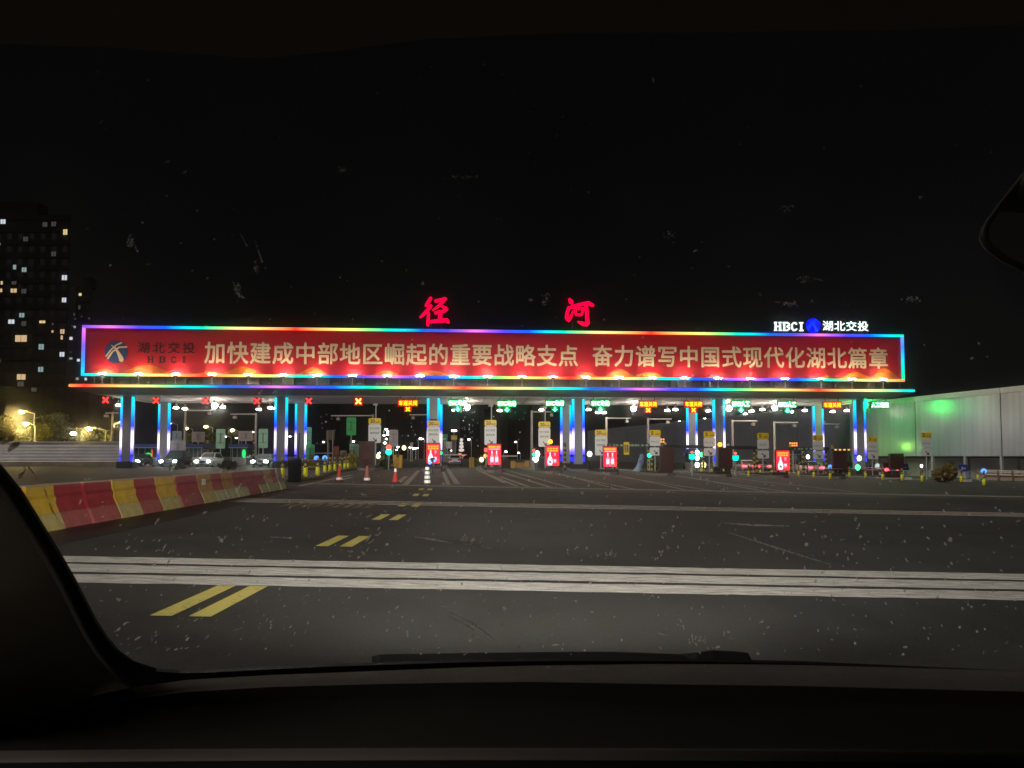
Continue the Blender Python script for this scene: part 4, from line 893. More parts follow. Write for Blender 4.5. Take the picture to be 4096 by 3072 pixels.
PGR = pmat('pale_green_lit_board', (.42,.72,.50), .5, 0, .08, 1.5); GRB = pmat('green_lit_board', (.10,.80,.22), .5, 0, .12, 1.5); TLB = pmat('teal_lit_board', (.18,.78,.52), .5, 0, .1, 1.5); PNK = pmat('pinkish_board', (.44,.36,.34), .5, 0, .06, 1.5); LBL = pmat('light_blue_board', (.32,.46,.52), .5, 0, .08, 1.5); ORB = pmat('orange_board', (.55,.10,.03), .5, 0, .1, 2)  # green and teal boards carry the green lamplight in their base colour
bds = [(172,181.5,431,441,95,LBL,'light blue board above the left booths'),(191.5,204.8,431.8,442,97,PNK,'pinkish panel behind the dark glazed booth'),(215.8,225.2,429,448.5,94,PGR,'pale green-lit upright board right of the white car'),(239,252.6,431,441,97,PNK,'pinkish panel behind the booth with green strip'),
       (258.3,267.8,428.8,448,90,PGR,'tall green-lit board just left of the second column'),(304.3,311.5,427.2,446.5,92,TLB,'teal-lit board just right of the second rear column'),(305.8,314.5,444.5,460,86,GRB,'lower green-lit board beside the teal-lit one'),(346.3,356,417.3,435.3,86,GRB,'bright green-lit double board on a thin pole'),
       (349.3,358.8,443.7,457.5,84,PGR,'pale green-lit square board left of the first brown box'),(333.4,338.9,446,458,84,ORB,'narrow orange board by the fence'),(339.8,346.8,450.4,460,84,PNK,'small greyish board right of the orange board'),(388.9,398,429.7,446.7,95,PNK,'whitish board on a slender pole right of the first lane sign'),(170,185.5,440.4,455,87,BWL,'white panelled kiosk front by the first rear column')]
for xa, xb, ya, yb, Y, mt, lab in bds:
    a, b = pt(xa, yb, Y), pt(xb, ya, Y); z = g(a.x) + .1; c = (a.x + b.x)/2; w = (b.x - a.x)/2; t_ = thing('notice_panel_sign', lab, 'sign board', (c, Y, z), 0, 'boards behind the canopy'); h0, h1 = a.z - z, b.z - z
    MB().prism([(-w,h0+.1),(-w+.1,h0),(w-.1,h0),(w,h0+.1),(w,h1-.1),(w-.1,h1),(-w+.1,h1),(-w,h1-.1)],0,.12).build('panel', mt, t_)
    mb = MB(); mb.box(-w*.14, w*.14, -.05, -.003, h0 + .25*(h1-h0), h1 - .2*(h1-h0)); mb.box(-w*.8,w*.8,-.045,-.004,h0+.28*(h1-h0),h0+.31*(h1-h0)); mb.box(-w*.8,w*.8,-.045,-.004,h0+.72*(h1-h0),h0+.75*(h1-h0)); mb.build('brace', pmat('brace_grey',(.22,.27,.25),.5), t_)
    MB().cyl((0,.06,0),(0,.06,h0),.07,n=8).build('pole', MASTM, t_)

# small lamps and striped posts between the lanes
SLW = emat('small_lamp_white', (.85, 1, .95), 6); SLY = emat('small_lamp_yellow', (1, .82, .35), 3.5); SLG = emat('small_lamp_green', (.1, 1, .4), 3)
for px, py, Y, mt, r_, lab in ((589.6,454,86,SLW,.28,'white oval lamp right of the fourth column'),(537,454,78,SLW,.30,'white lamp just right of the white mast signal'),(535.6,458.8,76,SLW,.30,'lower white lamp right of the white mast signal'),(697.2,452.4,84,SLW,.24,'uppermost of three white lamps right of the first teal signal'),(697.2,458,84,SLW,.24,'middle of three white lamps right of the first teal signal'),
      (697.2,465,82,SLW,.26,'lowest of three white lamps right of the first teal signal'),(703.5,465,82,SLY,.3,'yellowish lamp right of the lowest white lamp by the first teal signal'),(701.5,454.6,84,SLG,.24,'greenish lamp right of three white lamps'),(807.9,456.8,80,SLW,.2,'white ball lamp beside the last rear column'),(859.3,458.4,79,SLW,.24,'white ball lamp at the foot of the last column'),
      (857.8,467.4,74,SLG,.26,'low green lamp left of the dark red car'),(378.2,456.2,76,SLY,.22,'yellow lamp just right of the first brown box'),(481.6,459.6,74,SLY,.22,'yellow lamp left of the first two bottle advert'),(485.4,456,76,emat('small_lamp_orange',(1,.35,.1),3),.2,'orange lamp beside the first two bottle advert'),(921.5,466,66,SLW,.12,'tiny white lamp at the foot of the sign by the white wall'),(404,447.8,140,SLY,.4,'yellowish lamp between first green signal and first advert'),(497.5,452,150,emat('small_lamp_red',(1,.06,.06),4),.35,'small red lamp right of the first two bottle advert')):
    q = pt(px, py, Y); z = g(q.x); t_ = thing('small_lamp', lab, 'lamp', (q.x, Y, z), 0, 'small lamps between the lanes'); MB().ball((0,0,q.z-z), r_, r_*.6, r_*1.15, 10).build('lens', mt, t_)
    MB().cyl((0,.15,0),(0,.15,q.z-z),.05,n=6).box(-.16,.16,.05,.25,0,.06).build('post', DARK, t_)
for px, yt, Y, lab in ((564.8,443,80,'black and yellow striped post right of the orange beacon advert'),(208,441.5,92,'orange banded dark post right of the dark glazed booth'),(254,437,92,'brownish banded post left of the tall green-lit board'),(757,450.5,76,'striped post left of the second teal signal sign'),(803,450,78,'striped post right of the rightmost advert'),(832.5,446.5,76,'striped post left of the lamp topped brown box'),(651.8,456,72,'short striped post under the first 5 sign'),(617,452,76,'striped post right of the second two bottle advert')):
    q = pt(px, yt, Y); z = g(q.x) + .1; t_ = thing('striped_post', lab, 'post', (q.x, Y, z), 0, 'striped posts on the islands'); h = q.z - z
    MB().cyl((0,0,-.1),(0,0,h),.14,n=10).build('post', DARK, t_); sm = MB(); k = .2
    while k < h - .2: sm.cyl((0,0,k),(0,0,k+.22),.147,n=10); k += .5
    sm.build('yellow_band', YD, t_); MB().ball((0,0,h+.04),.15,.15,.1,8).build('cap', YD, t_)

# ------------------------------------------------------------------ cars
HL = emat('headlight_beam', (0.88, 1.0, 0.92), 60); TL = emat('tail_light', (1.0, 0.04, 0.06), 14); TLO = emat('tail_light_off', (0.5, 0.02, 0.03), .4); TIN = pmat('car_glass', (0.012,0.014,0.016), .08, 0, 0, 1, spec=.9)
def car(p, rz, paint, lab, front, on=True, hw=.9, tall=1.48):
    t_ = thing('car', lab, 'car', p, rz, 'cars at the toll lanes')
    # local: -Y is the end the camera sees
    secs = [(-2.25,.82,.34,.62),(-2.2,.86,.24,.78),(-1.5,.9,.2,.92 if front else .98),(-.9,.9,.2,.98),(1.3,.9,.2,.98),(2.05,.88,.22,.92),(2.25,.80,.34,.70)]
    vs = []; n = 8
    for y, w, z0, z1 in secs:
        w *= hw/.9
        vs += [(-w*.9,y,z0),(-w,y,z0+.15),(-w,y,z1-.16),(-w*.93,y,z1),(w*.93,y,z1),(w,y,z1-.16),(w,y,z0+.15),(w*.9,y,z0)]
    fs = [(j*n+i,(j+1)*n+i,(j+1)*n+(i+1)%n,j*n+(i+1)%n) for j in range(len(secs)-1) for i in range(n)] + [tuple(range(n)), tuple(range(7*n-1,6*n-1,-1))]
    MB().add(vs, fs, True).build('body', paint, t_)
    y0, y1 = ((-1.0, 1.9) if front else (-1.9, 1.0)); r0_, r1_ = ((-.15, 1.2) if front else (-1.2, .15)); T = tall; wb, wt = .84*hw/.9, .64*hw/.9
    cab = [(-wb,y0,.97),(wb,y0,.97),(wb,y1,.97),(-wb,y1,.97),(-wt,r0_,T),(wt,r0_,T),(wt,r1_,T),(-wt,r1_,T)]
    MB().add(cab,[(4,5,6,7),(0,1,5,4),(1,2,6,5),(2,3,7,6),(3,0,4,7)]).build('cabin', paint, t_)
    def lerp(a,b,t): return tuple(x+(y-x)*t for x,y in zip(a,b))
    def pane(i,j,k,l,nm):
        A,B,C_,D = cab[i],cab[j],cab[k],cab[l]; c = [lerp(lerp(A,D,v),lerp(B,C_,v),u) for u,v in ((.07,.1),(.93,.1),(.93,.88),(.07,.88))]
        nn = (Vector(c[1])-Vector(c[0])).cross(Vector(c[3])-Vector(c[0])).normalized()*.008
        MB().add([tuple(Vector(q)+nn) for q in c],[(0,1,2,3)]).build(nm, TIN, t_)
    pane(0,1,5,4,'windscreen' if front else 'rear_window'); pane(1,2,6,5,'side_window'); pane(3,0,4,7,'side_window')
    for sx in (-1,1):
        for y in (-1.38,1.38):
            wl = MB().cyl((sx*(hw-.12),y,.32),(sx*(hw+.01),y,.32),.32,n=16).build('wheel', BLACK, t_); MB().cyl((sx*(hw+.012),y,.32),(sx*(hw+.02),y,.32),.2,n=12).build('rim', STEEL, wl)
        if front: MB().ball((sx*.66*hw/.9,-2.2,.66),.22,.10,.13,10).build('headlight', HL if on else WHITEP, t_)
        else: MB().prism([(sx*.42,.68),(sx*.86,.64),(sx*.88,.88),(sx*.42,.84)],-2.285,-2.17).build('taillight', TL if on else TLO, t_)
        MB().box(min(sx*hw,sx*(hw+.17)),max(sx*hw,sx*(hw+.17)),-.85 if front else .75,-.7 if front else .9,.98,1.12).build('wing_mirror', paint, t_)
    MB().box(-.22,.22,-2.30,-2.262,.46,.58).build('number_plate', pmat('plate_blue',(.06,.10,.42),.4), t_)
    MB().box(-.75*hw/.9,.75*hw/.9,-2.30,-2.2,.27,.42).build('bumper', DARK, t_)
    if front: MB().box(-.42,.42,-2.29,-2.2,.56,.74).build('grille', DARK, t_)
    return t_
PW = pmat('car_white',(.62,.62,.62),.25,0,.02,1,coat=.6); PK = pmat('car_black',(.012,.012,.014),.2,0,0,1,coat=.8); PS = pmat('car_silver',(.40,.40,.42),.25,.3,.02,1,coat=.5); PM = pmat('car_maroon',(.04,.010,.012),.2,0,0,1,coat=.8)
def ic(px, Y): p = gx(px, Y); p.z += .004; return p
car(ic(210.2, 84), R(1), PW, 'white car with both headlights on between the left booths', True, tall=1.65)
car(ic(141.4, 87), 0, PK, 'dark car with headlights on behind the first column', True)
car(ic(176.8, 86), 0, PK, 'dark car with headlights on right of the first rear column', True, hw=1.05, tall=1.9)
car(ic(265.2, 80), R(3), PK, 'dark car with one dazzling headlight left of the second column', True)
car(ic(880.2, 78), R(5), PM, 'dark red car with brake lights on right of the last column', False)
car(ic(807.5, 86), R(4), PW, 'white car with brake lights on right of the rightmost advert', False)
car(ic(756.8, 92), R(4), PS, 'silver car with brake lights on left of the rightmost advert', False)
car(ic(850.5, 92), R(4), PK, 'black car partly hidden by the last column', False)
car(ic(742.5, 90), R(4), PW, 'pale car with brake lights on near the second teal signal', False)
car(ic(455.3, 104), R(3), PW, 'pale car waiting behind the white boom at the centre', False, on=False)
for o in [o for o in bpy.data.objects if o.get('label','').startswith('dark red car')]:
    MB().box(-.22,.22,-1.2,-1.1,1.40,1.47).build('high_brake_light', TL, o)

# ------------------------------------------------------------------ white sound wall at right
def wl(Y): return 45.9 - 0.224 * (Y - 84)
wz0, wz1 = 1.42, 1.45 + 59.3 * 84 / F
wdir = Vector((-0.224, 1, 0)).normalized(); wrz = math.atan2(wdir.y, wdir.x)
wall = thing('sound_wall', 'long white panelled sound wall on short posts along the right side', 'sound wall', (wl(52), 52, 0), wrz)
LW = 150
def wx(Y): return (Vector((wl(Y), Y, 0)) - Vector((wl(52), 52, 0))).length * (1 if Y > 52 else -1)
def wall_mat():
    m = bpy.data.materials.new('white_wall_panel'); m.use_nodes = True; n = m.node_tree; b = n.nodes['Principled BSDF']
    tc = n.nodes.new('ShaderNodeTexCoord'); nz = n.nodes.new('ShaderNodeTexNoise'); nz.inputs['Scale'].default_value = 0.35; nz.inputs['Detail'].default_value = 5
    mp = n.nodes.new('ShaderNodeMapping'); mp.inputs['Scale'].default_value = (1, 1, 0.25); n.links.new(tc.outputs['Object'], mp.inputs[0]); n.links.new(mp.outputs[0], nz.inputs['Vector'])
    cr = n.nodes.new('ShaderNodeValToRGB'); cr.color_ramp.elements[0].color = (.28, .315, .36, 1); cr.color_ramp.elements[1].color = (.46, .485, .51, 1)
    cr.color_ramp.elements[0].position = .3; cr.color_ramp.elements[1].position = .7
    n.links.new(nz.outputs['Fac'], cr.inputs[0]); mg = n.nodes.new('ShaderNodeMapping'); mg.inputs['Scale'].default_value = (1.6, 1, .06); n.links.new(tc.outputs['Object'], mg.inputs[0])
    ng = n.nodes.new('ShaderNodeTexNoise'); ng.inputs['Scale'].default_value = 1.5; ng.inputs['Detail'].default_value = 6; n.links.new(mg.outputs[0], ng.inputs['Vector'])
    rg = n.nodes.new('ShaderNodeMapRange'); rg.inputs[1].default_value = .35; rg.inputs[2].default_value = .62; rg.inputs[3].default_value = .74; rg.inputs[4].default_value = 1; n.links.new(ng.outputs['Fac'], rg.inputs[0])
    mm = n.nodes.new('ShaderNodeMix'); mm.data_type = 'RGBA'; mm.blend_type = 'MULTIPLY'; mm.inputs['Factor'].default_value = 1; n.links.new(cr.outputs[0], mm.inputs['A']); n.links.new(rg.outputs[0], mm.inputs['B'])
    n.links.new(mm.outputs['Result'], b.inputs['Base Color']); b.inputs['Roughness'].default_value = 0.28
    b.inputs['Specular IOR Level'].default_value = 0.9; b.inputs['Coat Weight'].default_value = .7; b.inputs['Coat Roughness'].default_value = .3; b.inputs['Coat IOR'].default_value = 1.9
    wv = n.nodes.new('ShaderNodeTexWave'); wv.bands_direction = 'Z'; wv.inputs['Scale'].default_value = 1.6; n.links.new(tc.outputs['Object'], wv.inputs['Vector'])
    bp = n.nodes.new('ShaderNodeBump'); bp.inputs['Strength'].default_value = .12; bp.inputs['Distance'].default_value = .03; n.links.new(wv.outputs['Fac'], bp.inputs['Height']); n.links.new(bp.outputs[0], b.inputs['Normal'])
    return m
WPM = wall_mat()
seams = [0, wx(62), wx(73), wx(84), wx(95), wx(106), wx(117), wx(130), wx(143), LW]
farw = thing('sound_wall', 'unlit far sound wall, painted dark, beyond the canopy behind the right lanes', 'sound wall', (wl(52), 52, 0), wrz)
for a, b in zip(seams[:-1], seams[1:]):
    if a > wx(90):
        MB().box(a + .06, b - .06, -.08, .08, wz0 - 1.3, wz1).build('panel', pmat('unlit_wall_panel', (.085, .09, .105), .6, 0, .2, .4), farw)  # same wall beyond the canopy, its lack of light painted as a dark colour
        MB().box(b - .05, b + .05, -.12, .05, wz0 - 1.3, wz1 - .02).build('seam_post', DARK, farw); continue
    MB().box(a + .06, b - .06, -.08, .08, wz0, wz1 - .55).build('panel', WPM, wall)
    MB().box(a + .03, b - .03, -.14, .14, wz1 - .545, wz1).build('coping', pmat('coping_white', (.55,.55,.52), .5, 0, .08, 1), wall)
    MB().box(b - .05, b + .05, -.05, .05, wz0, wz1 - .02).build('seam_post', DARK, wall)
y = 56.0
while y < 96:
    x = wx(y); zz = g(wl(y)); MB().box(x - .12, x + .12, -.18, .05, zz, wz0 - .003).build('post', STEEL, wall); y += 4.3
back = thing('low_wall', 'pale low concrete wall seen under the raised sound wall', 'wall', (wl(50) + 2.2, 50, 0), wrz)
mb = MB(); x = 0
while x < 48: mb.box(x + .03, x + 5.97, 0, .3, -1.2, 1.12); x += 6
mb.build('panel', pmat('low_wall_white', (.42,.41,.40), .8, 0, .15, .8), back)
mb = MB(); x = 0
while x < 49: mb.box(x - .15, x + .15, -.12, .35, -1.2, 1.2); x += 6
mb.build('pier', pmat('low_wall_pier', (.20,.19,.19), .8, 0, .2, 1), back)

for loc_, col_, st_, r_, lab in (((40.4, 84.6, 7.25), (0.0, 1.0, 0.10), 150, .30, 'unseen green lamp added under the canopy end to tint the white wall'), ((42.6, 87.5, 2.6), (0.40, 1.0, 0.12), 20, .40, 'unseen lime lamp added behind the last 5 lane sign to tint the white wall')):
    t_ = thing('unseen_green_lamp', lab, 'lamp', loc_); MB().ball((0,0,0), r_, n=12).build('unseen_globe', emat('unseen_green_lamp_%d' % st_, col_, st_), t_)  # lamps out of sight, added for the green glows on the white wall
    if loc_[2] > 5: MB().cyl((0,0,r_),(0,0,zc - loc_[2] - .01),.03,n=6).build('rod', DARK, t_)
    else: MB().cyl((0,0,g(loc_[0]) - loc_[2]),(0,0,-r_),.05,n=6).build('post', STEEL, t_)

# ------------------------------------------------------------------ corrugated hoarding at left
hz0, hz1 = pt(70, 461.7, 92).z, pt(70, 441.6, 92).z
ha, hb = pt(-40, 455, 92), pt(124, 455, 92)
hoard = thing('hoarding', 'long corrugated grey metal hoarding on a low kerb wall at left', 'fence', (ha.x, 92, 0))
mb = MB(); Lh = hb.x - ha.x; nz_ = 26; prof = []
for i in range(nz_ + 1): prof.append((0.06 * (i % 2), hz0 + (hz1 - .15 - hz0) * i / nz_))
vs = [(x, y, z) for x in (0, Lh) for y, z in prof]; k = nz_ + 1
mb.add(vs, [(i, k+i, k+i+1, i+1) for i in range(nz_)]); mb.box(0, Lh, .07, .11, hz0, hz1 - .2)
mb.build('sheet', pmat('corrugated_steel', (.36,.35,.37), .45, .2, .2, .5), hoard)
MB().box(0, Lh, -.08, .16, hz1 - .147, hz1 + .02).build('top_rail', pmat('hoarding_rail', (.50,.49,.50), .5), hoard)
mb = MB(); x = 1.5
while x < Lh: mb.box(x-.05, x+.05, .115, .25, hz0, hz1 - .2); x += 3.0
mb.build('post', DARK, hoard)
MB().box(0, Lh, -.35, .3, .1, hz0 - .003).build('kerb_wall', pmat('stained_kerb_wall', (.26,.22,.15), .85, 0, .35, .6), hoard)

# ------------------------------------------------------------------ trees
BARK = pmat('bark', (.06,.045,.03), .9)
def tree(px, base_py, top_py, Y, wpx, lab, leaf, n=1500, ls=.22, seed=1):
    q = pt(px, top_py, Y); z = g(q.x) ; h = q.z - z; w = wpx * Y / F / 2; rnd = random.Random(seed)
    t_ = thing('tree', lab, 'tree', (q.x, Y, z), 0, 'trees beyond the hoarding')
    mb = MB(); mb.cyl((0,0,-.1),(.1,0,h*.45),.04*h*.6,.02*h*.6,n=8); tips = []
    for i in range(9):
        a = rnd.uniform(0, 6.28); r_ = w * rnd.uniform(.25,.75); e = (math.cos(a)*r_, math.sin(a)*r_, h*rnd.uniform(.45,.9)); s_ = (.05, 0, h*rnd.uniform(.2,.42)); mb.cyl(s_, e, .010*h, .003*h, n=5); tips.append(e)
    mb.build('trunk', BARK, t_)
    mb = MB()
    for e in tips + [(0,0,h*.86),(w*.3,0,h*.7),(-w*.35,0,h*.62)]:
        leaf_blob(mb, e, w*rnd.uniform(.32,.55), n // 12, ls, rnd, .8)
    mb.v = [(x, y, min(max(z_, h*.16), h*1.02)) for x, y, z_ in mb.v]
    mb.build('crown', leaf, t_); return t_
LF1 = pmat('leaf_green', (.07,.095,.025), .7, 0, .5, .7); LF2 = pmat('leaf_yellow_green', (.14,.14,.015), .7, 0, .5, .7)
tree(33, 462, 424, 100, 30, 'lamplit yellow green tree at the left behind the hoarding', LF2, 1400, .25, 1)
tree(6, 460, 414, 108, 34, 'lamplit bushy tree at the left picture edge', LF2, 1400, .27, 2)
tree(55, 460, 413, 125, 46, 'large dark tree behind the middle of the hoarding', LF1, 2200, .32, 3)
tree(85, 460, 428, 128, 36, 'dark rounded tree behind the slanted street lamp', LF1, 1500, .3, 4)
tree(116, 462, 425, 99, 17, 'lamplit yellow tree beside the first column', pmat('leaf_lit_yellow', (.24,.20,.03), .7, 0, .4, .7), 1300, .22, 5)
tree(106, 462, 429, 108, 18, 'small dark tree left of the yellow tree', LF1, 1000, .24, 6)
tree(186.5, 462, 430, 112, 12, 'small yellowish tree between the pale boards', LF2, 800, .24, 7)
tree(210, 462, 431.5, 110, 13, 'small yellow tree between booth panels right of the pinkish one', LF2, 800, .24, 8)

# ------------------------------------------------------------------ street lamps
LWARM = emat('street_lamp_warm', (1.0, 0.78, 0.36), 40); LCOOL = emat('street_lamp_cool', (0.80, 1.0, 0.96), 35); LDIM = emat('street_lamp_far', (1.0, 0.93, 0.80), 14)
def lamp(px, py, Y, mt, lab, arm=1.6, size=.34, light=0, col=(1,.70,.20)):
    q = pt(px, py, Y); z = g(q.x); t_ = thing('street_lamp', lab, 'street lamp', (q.x + arm, Y, z), 0, 'street lamps'); h = q.z - z
    MB().cyl((0,0,-.05),(0,0,h-.2),.11,.07,n=8).cyl((0,0,h-.2),(-arm*.75,0,h+.15),.05,n=6).build('pole', STEEL, t_)
    MB().box(-arm-.45,-arm*.6,-.15,.15,h+.10,h+.24).build('lamp_head', GREYP, t_)
    MB().ball((-arm,0,h), size, size, size*.6, 10).build('lamp_glass', mt, t_)
    if light:
        l = bpy.data.lights.new('street_light', 'POINT'); l.energy = light; l.color = col; l.shadow_soft_size = .4
        o = bpy.data.objects.new('street_light', l); COL.objects.link(o); o.parent = t_; o.location = (-arm, -.9, h - .6)
lamp(21.7,412.3,104,LWARM,'bright yellow street lamp at upper left above the trees',1.8,.34,1100)
lamp(25.9,424,94,LWARM,'bright yellow street lamp in the foliage at left',1.2,.28,900)
lamp(89.3,428.8,98,LWARM,'bright yellow street lamp with slanting arm above the hoarding',2.2,.36,650)
lamp(73.5,433.4,125,LDIM,'pale small street lamp left of the slanted one',1.2,.5)
lamp(122.5,423,108,LCOOL,'small white street lamp shining beside the first column tube',-1.2,.3,900,(1,.8,.25))
lamp(80.7,415,106,LDIM,'pale twin headed lamp on the left camera pole',-1.4,.3) if False else None
mid = [(169.7,423.5,150),(186.4,428.5,190),(206,426.7,175),(225.5,436.7,210),(232.4,430.3,180),(236.4,438,220),(252.8,432,190),(290,436.5,200),(323.4,442,210),(353.5,441.5,190)]
for i, (px, py, Y) in enumerate(mid): lamp(px, py, Y, LWARM if i in (1,2,4) else LDIM, f'yellowish far street lamp behind the left lanes, {ORD[i]} from the left', 1.6, .42 if i in (1,2,4) else .30)
rt = [(659.1,425,204),(679.7,422,186),(705,419.4,173),(724,417.6,165),(745.5,414.7,153)]
for i, (px, py, Y) in enumerate(rt): lamp(px, py, Y, LCOOL, f'cool white street lamp beyond the right lanes, {ORD[i]} of five from the left', -1.8, .45)
far = [(386.2,429.4),(387.6,431.5),(384,435.4),(387.5,434.5),(386.4,439),(385,443),(398,447),(396.5,449.8),(420.5,438.7),(422.3,438.9),(410.3,447.5),(414,448.5),(417.3,448.2),(452.6,430.6),(455.6,430.6),(469,439.5),(451,450.6),(515.7,442),(506,451.7),(518.5,452.8),(635.5,430),(635.5,432.6),(640,432.9),(378.8,456),(379,453)]
for i, (px, py) in enumerate(far): lamp(px, py, 240 + (i * 37) % 90, LDIM if i % 3 else LCOOL, f'tiny far street lamp seen through the middle lanes, {ORD[i]} of the far cluster', .8 if i % 2 else -.8, .34 + .09*(i % 3))
t_ = None
# far signs beyond the gate
for xa, xb, ya, yb, Y, mt, lab in ((439.6,447.6,434,441.4,190,pmat('far_sign_green',(.03,.40,.14),.5),'far green direction sign right of the third column'),(451,457,435.5,439.8,200,SIGNY,'far small yellow sign right of the green direction sign'),(446.5,451.5,441.7,448.4,150,SIGNW,'far white square sign below the green direction sign'),(443.5,446.5,441,446.5,150,PNK,'far narrow pinkish sign beside the white square one'),(410,412.8,442.5,447,160,PNK,'far narrow pinkish sign left of the first lit advert'),(326,334.5,430,440,140,pmat('dim_panel',(.14,.11,.09),.6),'dim brownish far panel right of the second columns')):
    a, b = pt(xa, yb, Y), pt(xb, ya, Y); z = g(a.x); t_ = thing('far_sign', lab, 'road sign', (a.x, Y, z)); w = b.x - a.x
    MB().prism([(0,a.z-z),(w,a.z-z),(w,b.z-z),(0,b.z-z)],0,.2).build('panel', mt, t_); MB().cyl((w*.2,.1,0),(w*.2,.1,b.z-z-.2),.12,n=6).cyl((w*.8,.1,0),(w*.8,.1,b.z-z-.2),.12,n=6).build('post', STEEL, t_)
    if 'direction' in lab: mb = MB(); mb.box(w*.12,w*.5,-.03,-.01,(a.z*.35+b.z*.65)-z,(a.z*.2+b.z*.8)-z); mb.box(w*.2,w*.85,-.03,-.01,(a.z*.75+b.z*.25)-z,(a.z*.6+b.z*.4)-z); mb.build('lettering', WHITEP, t_)
# stacked round lamps by the centre lane
q = pt(461.4, 452, 96); z = g(q.x); t_ = thing('signal_stack', 'column of four pale round lamps beyond the centre boom', 'traffic signal', (q.x, 96, z))
h = q.z - z
for i in range(4): MB().ball((0,0,h + .25 + i*.44), .36 - .05*i, .2, .22, 10).build('lens', emat('stack_pale', (1,.86,.80), .75), t_)
MB().cyl((0,0,0),(0,0,h),.06,n=8).build('post', DARK, t_)
MB().ball((-.2,-.1,h-.3), .24, .15, .14, 8).build('red_lamp', emat('signal_small_red', (1,.12,.06), 2.5), t_); MB().ball((.25,-.1,h-.42), .2, .15, .14, 8).build('red_lamp', emat('signal_small_red', (1,.12,.06), 2.5), t_)

# ------------------------------------------------------------------ tower blocks
TWM = pmat('tower_wall', (.006,.0055,.006), 1.0, 0, .2, .3, spec=0.0)
WINS = {'white': emat('window_white', (.85,.92,1.0), .75, False), 'warm': emat('window_warm', (1,.70,.38), .65, False), 'yellow': emat('window_yellow', (1,.80,.35), .8, False), 'dim': emat('window_dim', (.6,.55,.5), .09, False), 'cool': emat('window_cool', (.6,.85,.85), .4, False)}
def tower(xa, xb, top, Y, lab, wins, floor=3.0):
    a, b = pt(xa, 456, Y), pt(xb, top, Y); z = g(a.x) - .5; w = b.x - a.x; h = b.z - z; t_ = thing('tower_block', lab, 'building', (a.x, Y, z), 0, 'tower blocks at night')
    k_ = (a.x + w) * 6 / Y; bw = [(0,0),(w,0),(w+k_,6),(0,6)]; body = MB().add([(x_, y_, z_) for z_ in (0, h) for x_, y_ in bw], [(0,3,2,1),(4,5,6,7),(0,1,5,4),(1,2,6,5),(2,3,7,6),(3,0,4,7)]).build('wall', TWM, t_)
    mb = MB(); zz = floor
    while zz < h - .5: mb.box(-.12, w + .12, -.25, -.003, zz - .12, zz + .12); zz += floor
    mb.build('balcony_ledge', TWM, body); MB().box(w*.3, w*.7, 1, 5, h + .003, h + 3.5).build('roof_house', TWM, t_)
    dw = MB(); rnd = random.Random(int(xa)); zz = 1.2
    dark = pmat('dark_window', (.003,.0035,.004), .5, 0, 0, 1, spec=0.1)
    while zz < h - 3:
        x = .8
        while x < w - 1.6: dw.box(x, x + 1.1, -.03, -.001, zz, zz + 1.4); x += 2.6
        zz += floor
    dw.build('unlit_windows', dark, body)
    for px, py, kind, ww, hh in wins:
        q = pt(px, py, Y); k = Y / F
        wn = MB().box(q.x - a.x - ww*k/2, q.x - a.x + ww*k/2, -.30, -.255, q.z - z - hh*k/2, q.z - z + hh*k/2).build('window', WINS[kind], t_)
        if ww > 3: MB().box(q.x - a.x - .04, q.x - a.x + .04, -.33, -.303, q.z - z - hh*k/2, q.z - z + hh*k/2).build('mullion', DARK, wn)
    return t_
zw = lambda x, y, k='white', w=4.6, h=4.6: (x*.11573, 200 + y*.11573, k, w, h)
tower(-60, 71, 215, 170, 'tall dark apartment tower with scattered lit windows at the left', [zw(33,190,'white',5),zw(570,280,'yellow',4,5.5),zw(228,340,'dim'),zw(395,215,'dim'),zw(470,210,'dim'),zw(470,468,'dim'),zw(133,582,'cool',3),zw(215,605,'cool',4.5),zw(563,673,'white',5,5),zw(22,718,'warm',2,3.5),zw(128,718,'dim',4.5,3.2),zw(17,783,'warm',2,3.5),
      zw(125,785,'warm',6,4),zw(213,790,'dim'),zw(560,866,'white',4.2,4.6),zw(195,997,'cool',5,4.4),zw(105,1053,'white',6,4.2),zw(213,1070,'dim'),zw(372,1055,'yellow',5.8,2.6),zw(462,1072,'dim',1.6,2.2),zw(460,1138,'warm',1.8,2.2),zw(545,1138,'warm',4,4.5),zw(540,1190,'warm',2,4),zw(188,1198,'warm',11.5,6.6),zw(363,1270,'cool',5,5.5),zw(542,1335,'white',4.6,4.6),zw(358,1465,'cool',5,5),zw(190,1530,'warm',8.5,5.5),zw(185,1590,'dim',6,5),zw(300,1640,'dim',5,4),zw(2,385,'yellow',1.5,2.2),zw(2,1395,'warm',1.5,3)])
tower(71.5, 92, 287, 235, 'narrower darker tower right of the tall apartment tower', [zw(697,818,'yellow',2.8,2.8),zw(690,930,'dim',2,4),zw(645,990,'dim',1.4,2.8),zw(655,1028,'dim',1.6,1.6),zw(650,1098,'cool',2.2,2.2),zw(628,1088,'dim',1.2,1.4),zw(618,1197,'white',3,3),zw(617,1315,'dim',1.6,2),zw(617,1370,'cool',3,2),zw(682,1385,'white',3,2.6),zw(710,1007,'dim',1.2,1.4),zw(672,1545,'cool',2.6,2.2),zw(745,1548,'white',2.2,2.6)])
rnd = random.Random(11)
def dots(xa, xb, ya, yb, n): return [(rnd.uniform(xa, xb), rnd.uniform(ya, yb), 'dim' if rnd.random() < .7 else 'cool', 1.0, 1.3) for _ in range(n)]
tower(460, 480, 402, 330, 'far dark tower with faint windows right of the third column', dots(462,478,408,446,26))
tower(484, 500, 409, 360, 'far dark tower behind the first hanging sign pole', dots(486,498,414,440,8))
tower(296, 340, 405, 330, 'far dark tower with faint windows right of the second column', dots(300,337,412,450,16))
